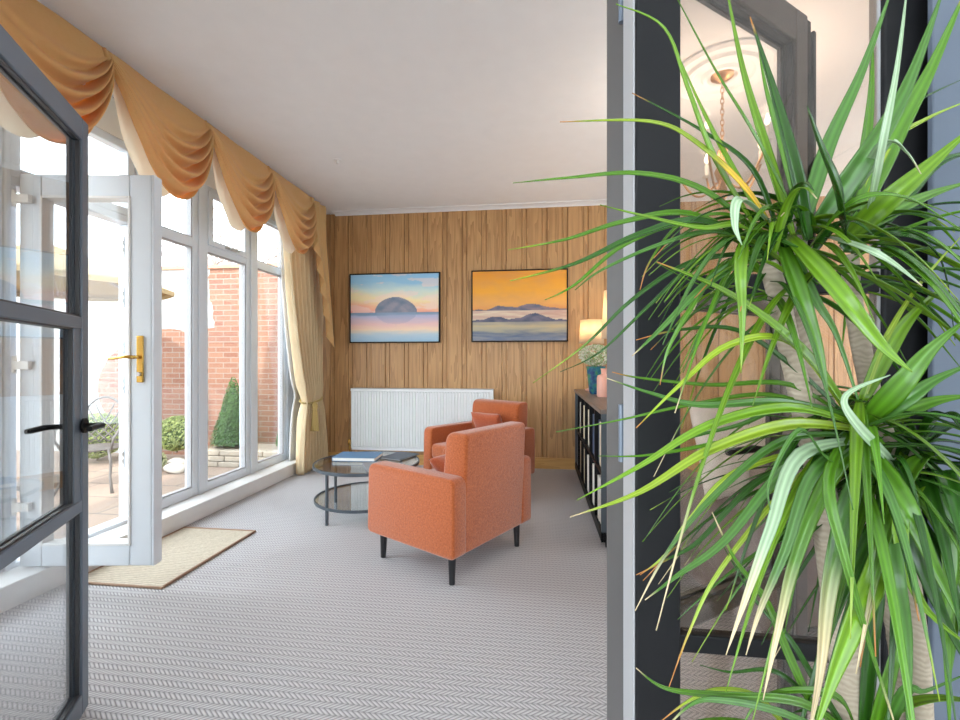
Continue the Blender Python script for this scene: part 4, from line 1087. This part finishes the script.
# (crown, pixel path from crown to tip, width px, colour, tip colour, mid, depth at base, depth at tip)
LV = [
 ('A', [(792, 235), (765, 150), (742, 70), (724, -25)], 15, G3, None, None, .50, .44),
 ('A', [(808, 240), (792, 165), (772, 90), (750, 17)], 21, G2, (ORG, .9), None, .49, .46),
 ('A', [(805, 240), (782, 150), (766, 90), (758, 45)], 9, G1, (ORG, .9), None, .52, .54),
 ('B', [(842, 235), (834, 190), (818, 145), (807, 106)], 30, G2, None, None, .46, .42),
 ('B', [(800, 235), (826, 150), (862, 70), (895, -20)], 18, G4, None, None, .52, .56),
 ('B', [(812, 232), (860, 165), (905, 90), (945, -15)], 27, G4, None, None, .50, .46),
 ('B', [(868, 215), (880, 150), (896, 70), (908, -20)], 14, PALE, None, None, .44, .40),
 ('C', [(850, 230), (892, 140), (930, 70), (968, -15)], 24, G1, (ORG, .9), None, .55, .58),
 ('C', [(850, 225), (862, 165), (870, 100), (873, 40)], 15, G1, None, None, .56, .58),
 ('C', [(845, 240), (890, 200), (930, 165), (975, 125)], 28, G3, None, None, .50, .46),
 ('C', [(800, 262), (850, 205), (905, 198), (962, 232)], 17, G1, None, None, .47, .43),
 ('C', [(838, 240), (885, 215), (930, 195), (975, 180)], 22, G1, None, None, .53, .56),
 ('C', [(843, 250), (890, 210), (935, 165), (980, 150)], 24, G2, None, None, .55, .60),
 ('C', [(857, 190), (885, 145), (905, 152), (921, 174)], 16, PALE, (TAN, .8), None, .46, .44),
 ('C', [(850, 240), (885, 150), (925, 120), (975, 98)], 10, LIME, None, None, .54, .60),
 ('C', [(840, 235), (880, 130), (920, 100), (972, 75)], 6, G2, None, None, .56, .60),
 ('A', [(775, 235), (745, 190), (695, 143), (650, 122), (560, 122)], 17, LIME, (ORG, .93), (.08, .42, YEL), .47, .44),
 ('A', [(780, 240), (752, 170), (700, 130), (632, 93)], 10, G2, (ORG, .9), None, .50, .50),
 ('A', [(760, 235), (715, 160), (688, 90), (664, 28), (616, 4)], 11, G3, None, None, .47, .42),
 ('A', [(800, 225), (757, 140), (715, 70), (670, -15)], 7, G1, None, None, .45, .40),
 ('A', [(765, 225), (725, 155), (700, 105), (676, 50)], 8, G3, (ORG, .9), None, .5, .5),
 ('A', [(770, 245), (705, 192), (640, 174), (570, 178), (513, 183)], 12, G1, None, None, .50, .52),
 ('A', [(768, 250), (690, 215), (625, 222), (565, 240), (508, 250)], 11, G1, (LIME, .8), None, .50, .50),
 ('A', [(770, 248), (700, 222), (640, 235), (575, 264), (510, 281)], 13, G2, (LIME, .8), None, .48, .46),
 ('A', [(760, 255), (690, 225), (625, 245), (575, 285), (545, 300)], 9, G1, None, None, .50, .48),
 ('A', [(762, 252), (692, 262), (632, 300), (585, 345), (533, 383)], 7, G2, (LIME, .7), None, .52, .55),
 ('A', [(755, 255), (700, 262), (650, 305), (600, 352), (560, 372)], 6, G2, None, None, .52, .52),
 ('A', [(760, 250), (715, 232), (660, 245), (602, 270), (575, 290)], 8, G4, None, None, .47, .44),
 ('A', [(765, 256), (735, 265), (700, 290), (660, 330), (632, 356)], 14, G4, (TAN, .9), None, .46, .43),
 ('A', [(758, 260), (720, 268), (690, 310), (668, 350), (660, 385)], 9, G1, (ORG, .85), None, .49, .49),
 ('A', [(745, 238), (740, 265), (742, 315), (741, 373)], 16, G3, (LIME, .8), None, .42, .41),
 ('A', [(765, 240), (735, 225), (700, 228), (640, 215), (600, 205)], 9, G3, None, None, .46, .45),
 ('A', [(770, 225), (740, 200), (735, 225), (742, 245)], 14, PALE, None, None, .44, .43),
 ('A', [(770, 235), (725, 215), (680, 225), (650, 262), (640, 290)], 7, G1, (ORG, .7), None, .5, .52),
 ('B', [(786, 235), (835, 290), (880, 345), (912, 372)], 27, G3, None, None, .44, .42),
 ('B', [(780, 240), (798, 290), (818, 350), (828, 400)], 22, G1, None, None, .46, .44),
 ('B', [(795, 255), (815, 300), (838, 340), (870, 440)], 13, G4, None, None, .50, .50),
 ('C', [(820, 236), (860, 248), (890, 262), (922, 286)], 16, PALE, (TAN, .9), None, .43, .40),
 ('C', [(850, 245), (900, 235), (940, 260), (955, 340)], 22, G2, None, None, .52, .50),
 ('B', [(800, 250), (760, 300), (700, 285), (655, 262)], 4, G1, None, None, .50, .50),
 ('D', [(850, 415), (800, 350), (730, 295), (657, 262)], 18, G3, (ORG, .9), None, .46, .43),
 ('D', [(845, 415), (790, 365), (735, 330), (680, 330), (636, 340)], 9, G2, (ORG, .8), None, .50, .50),
 ('D', [(850, 420), (790, 345), (730, 345), (680, 385), (636, 428)], 12, LIME, (ORG, .92), None, .45, .42),
 ('D', [(850, 415), (780, 402), (700, 405), (650, 393), (606, 378)], 11, G4, (TAN, .9), None, .47, .45),
 ('D', [(850, 420), (770, 395), (690, 405), (620, 420), (556, 432)], 6, G1, None, None, .5, .52),
 ('D', [(855, 425), (790, 385), (710, 385), (640, 378), (612, 372)], 7, G1, (ORG, .8), None, .5, .5),
 ('D', [(858, 425), (790, 408), (710, 425), (640, 466), (577, 500)], 15, G3, None, None, .46, .43),
 ('D', [(862, 430), (790, 425), (710, 450), (640, 492), (570, 517)], 16, LIME, (TAN, .9), None, .45, .42),
 ('D', [(862, 435), (800, 420), (730, 440), (650, 455), (598, 456)], 8, G1, None, None, .5, .5),
 ('D', [(865, 440), (800, 405), (740, 425), (685, 440), (632, 470)], 7, G4, None, None, .48, .46),
 ('D', [(860, 420), (905, 410), (940, 400), (975, 395)], 20, G1, None, None, .50, .48),
 ('D', [(862, 425), (900, 385), (930, 350), (968, 318)], 27, G1, None, None, .47, .44),
 ('D', [(862, 400), (890, 345), (915, 312), (950, 282)], 19, G3, None, None, .5, .5),
 ('D', [(860, 410), (880, 350), (915, 290), (965, 232)], 8, LIME, None, None, .5, .5),
 ('D', [(865, 425), (905, 400), (935, 380), (975, 362)], 20, G4, None, None, .47, .45),
 ('D', [(900, 470), (855, 425), (845, 395), (890, 375)], 16, PALE, None, None, .43, .42),
 ('D', [(868, 435), (830, 460), (800, 430), (770, 480), (770, 510)], 9, G4, None, None, .45, .42),
 ('D', [(865, 440), (795, 460), (725, 540), (678, 575), (645, 600)], 13, G4, (TAN, .9), None, .45, .42),
 ('D', [(860, 435), (785, 440), (720, 490), (670, 548), (635, 611)], 10, G4, (TAN, .75), None, .46, .44),
 ('D', [(865, 440), (800, 455), (770, 530), (745, 600), (726, 655)], 17, PALE, (TAN, .55), None, .43, .41),
 ('D', [(868, 442), (815, 470), (785, 550), (760, 610), (746, 655)], 15, G4, (TAN, .6), None, .44, .42),
 ('D', [(870, 440), (830, 475), (795, 560), (778, 630), (763, 700)], 18, G1, (TAN, .5), None, .45, .43),
 ('D', [(868, 445), (845, 510), (828, 590), (820, 670), (808, 740)], 23, G4, (TAN, .4), None, .43, .41),
 ('D', [(850, 430), (828, 480), (845, 560), (868, 640), (900, 740)], 14, G1, (TAN, .85), None, .42, .40),
 ('D', [(905, 455), (888, 540), (855, 620), (832, 680), (812, 740)], 32, G3, None, None, .42, .40),
 ('D', [(860, 440), (900, 500), (930, 560), (975, 650)], 27, G1, None, None, .44, .41),
 ('E', [(885, 480), (912, 540), (935, 600), (975, 680)], 26, G2, None, None, .45, .43),
 ('E', [(882, 470), (890, 560), (905, 640), (908, 740)], 26, G4, None, None, .42, .40),
 ('E', [(905, 480), (945, 540), (945, 620), (950, 740)], 24, G1, None, None, .46, .44),
 ('E', [(930, 470), (945, 540), (955, 600), (950, 680)], 22, G1, None, None, .48, .46),
 ('E', [(930, 470), (900, 520), (920, 600), (975, 650)], 18, G3, None, None, .43, .42),
 ('D', [(855, 440), (790, 485), (720, 570), (690, 630), (668, 690)], 7, LIME, (ORG, .7), None, .48, .48),
 ('D', [(850, 440), (740, 470), (690, 520), (665, 555), (640, 575)], 8, LIME, (ORG, .85), None, .49, .50),
 ('D', [(850, 440), (760, 480), (700, 540), (670, 558), (636, 575)], 7, G2, (ORG, .75), None, .50, .50),
 ('F', [(850, 735), (800, 702), (720, 695), (665, 688), (636, 668)], 11, G1, (TAN, .9), None, .46, .43),
 ('F', [(845, 740), (780, 712), (720, 700), (690, 705), (660, 735)], 9, G4, (TAN, .8), None, .45, .42),
 ('F', [(830, 745), (790, 660), (765, 600), (735, 560), (712, 512)], 12, G1, (TAN, .8), None, .46, .44),
 ('F', [(855, 745), (820, 690), (790, 640), (755, 600), (720, 540)], 9, G2, None, None, .49, .48),
 ('F', [(850, 745), (800, 690), (770, 670), (730, 672), (700, 665)], 7, G2, None, None, .48, .48),
 ('F', [(862, 745), (870, 650), (880, 590), (872, 540)], 18, G2, None, None, .50, .50),
 ('F', [(870, 745), (885, 690), (900, 630), (905, 575)], 18, G1, (LIME, .8), None, .48, .48),
 ('F', [(880, 745), (905, 690), (925, 690), (975, 670)], 14, G4, None, None, .46, .44),
 ('F', [(860, 745), (840, 700), (800, 690), (760, 700), (735, 740)], 10, G1, None, None, .47, .46),
 ('F', [(800, 745), (760, 700), (720, 690), (690, 700), (660, 722)], 9, LIME, (ORG, .8), None, .47, .46),
]
CR = {'A': (778, 250, .50), 'B': (802, 245, .52), 'C': (850, 245, .545), 'D': (866, 432, .50), 'E': (915, 465, .50), 'F': (860, 760, .50)}
sets = {}
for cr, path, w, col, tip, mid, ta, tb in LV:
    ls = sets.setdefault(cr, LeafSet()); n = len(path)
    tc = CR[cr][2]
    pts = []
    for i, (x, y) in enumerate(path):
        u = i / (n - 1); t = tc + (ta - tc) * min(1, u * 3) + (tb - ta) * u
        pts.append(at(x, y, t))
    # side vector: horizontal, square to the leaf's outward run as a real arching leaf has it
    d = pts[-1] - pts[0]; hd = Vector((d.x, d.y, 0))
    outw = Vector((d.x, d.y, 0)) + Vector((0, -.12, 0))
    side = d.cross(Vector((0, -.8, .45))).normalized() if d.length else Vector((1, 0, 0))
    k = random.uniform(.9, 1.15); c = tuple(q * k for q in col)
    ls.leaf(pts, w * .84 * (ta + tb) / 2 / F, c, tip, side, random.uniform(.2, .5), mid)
# filling leaves that stand behind and between the long ones
def arch(cr, n, Lr, wr, elev, cols, az=(0, 2 * PI), droop=.5, tipc=.35):
    ls = sets.setdefault(cr, LeafSet()); c0 = at(*CR[cr])
    made = 0; tries = 0
    while made < n and tries < n * 20:
        tries += 1
        a = random.uniform(*az); e = random.uniform(*elev); L_ = random.uniform(*Lr)
        d = Vector((math.cos(a) * math.cos(e), math.sin(a) * math.cos(e) * .6, math.sin(e)))
        st = c0 + Vector((random.gauss(0, .012), random.gauss(0, .01), random.uniform(-.06, .04)))
        pts = []
        g = droop * random.uniform(.6, 1.3)
        for i in range(6):
            u = i / 5; pts.append(st + d * L_ * u + Vector((0, 0, -g * L_ * u * u)))
        if max(p.y for p in pts) > .69 or min(p.y for p in pts) < .30: continue
        # keep most of the filling inside the crown's own silhouette
        p = pts[-1]; v = p - Vector((0, 0, E)); fw = -SN * v.x + CS * v.y; rx = 480 + F * (CS * v.x + SN * v.y) / fw
        if rx < 640: continue
        side = d.cross(Vector((0, 0, 1))).normalized()
        c = random.choice(cols); k = random.uniform(.75, 1.2); c = tuple(q * k for q in c)
        tp = (random.choice([TAN, ORG, LIME]), random.uniform(.75, .95)) if random.random() < tipc else None
        ls.leaf(pts, random.uniform(*wr), c, tp, side, random.uniform(.2, .5)); made += 1
arch('A', 34, (.16, .26), (.006, .012), (-.4, .7), [G1, G2, G3, G4], (PI * .6, PI * 1.5), .7)
arch('B', 26, (.14, .24), (.008, .015), (-.3, .9), [G1, G2, G3, G2], droop=.6)
arch('C', 24, (.16, .27), (.008, .014), (-.4, .8), [G1, G2, G3, G4], (-PI * .5, PI * .5), .6)
arch('D', 64, (.16, .30), (.006, .014), (-.3, .6), [G1, G2, G3, G4, G2], droop=.8)
arch('E', 34, (.14, .27), (.012, .020), (-.7, .7), [G1, G2, G4, G2], droop=.7)
arch('F', 26, (.12, .26), (.010, .020), (.2, 1.1), [G1, G2, G3], droop=.7)
for k, ls in sets.items(): ls.build('leaf_cluster', dr)
# the crowns E and F sit on short side shoots of the canes
for cr, cn in (('D', (872, 500, .54)), ('E', (902, 540, .53)), ('F', (846, 790, .515))):
    a = at(*CR[cr]); c = at(*cn); obj('side_shoot', new().tube([c, c.lerp(a, .5) + Vector((.004, 0, -.004)), a, a + Vector((0, 0, .02))], [.009, .008, .008, .003], 10), M['cane'], dr, world=True, smooth=True)

# ------------------------------------------------------------------ light, world, camera
W = bpy.data.worlds.new('world'); sc.world = W; W.use_nodes = True; nt = W.node_tree
bg = nt.nodes['Background']; bg.inputs[0].default_value = (.84, .93, 1.0, 1); bg.inputs[1].default_value = 2.6
sl = bpy.data.lights.new('sun', 'SUN'); sl.energy = 1.6; sl.angle = math.radians(1.5); sl.color = (1, .95, .86)
so = bpy.data.objects.new('sun', sl); C.objects.link(so); so.rotation_euler = Vector((-.22, .75, -.80)).to_track_quat('-Z', 'Y').to_euler()
def portal(name, loc, rot, sx, sy):
    L_ = bpy.data.lights.new(name, 'AREA'); L_.shape = 'RECTANGLE'; L_.size = sx; L_.size_y = sy
    try: L_.cycles.is_portal = True
    except Exception: L_.energy = 0
    o = bpy.data.objects.new(name, L_); C.objects.link(o); o.location = loc; o.rotation_euler = rot
portal('window_portal', (XL - .14, 2.93, 1.42), (0, math.radians(-90), 0), 2.65, 3.95)
portal('window_portal', (-.9, YN - .2, 1.48), (math.radians(90), 0, 0), 3.2, 2.6)
portal('window_portal', (XL - .2, -.92, 1.5), (0, math.radians(-90), 0), 2.5, 2.95)
portal('window_portal', (XR + .2, -.95, 1.5), (0, math.radians(90), 0), 2.5, 2.7)
portal('window_portal', (XR + .2, 3.8, 1.5), (0, math.radians(90), 0), 2.5, 2.2)
cam = bpy.data.cameras.new('camera'); co = bpy.data.objects.new('camera', cam); C.objects.link(co)
cam.sensor_width = 36; cam.lens = F / 960 * 36; cam.clip_start = .02
co.location = (0, 0, E); co.rotation_euler = (PI / 2, 0, YAW); sc.camera = co
vs = sc.view_settings; vs.view_transform = 'Standard'; vs.look = 'None'; vs.gamma = 1; vs.exposure = 1.66; vs.use_curve_mapping = False
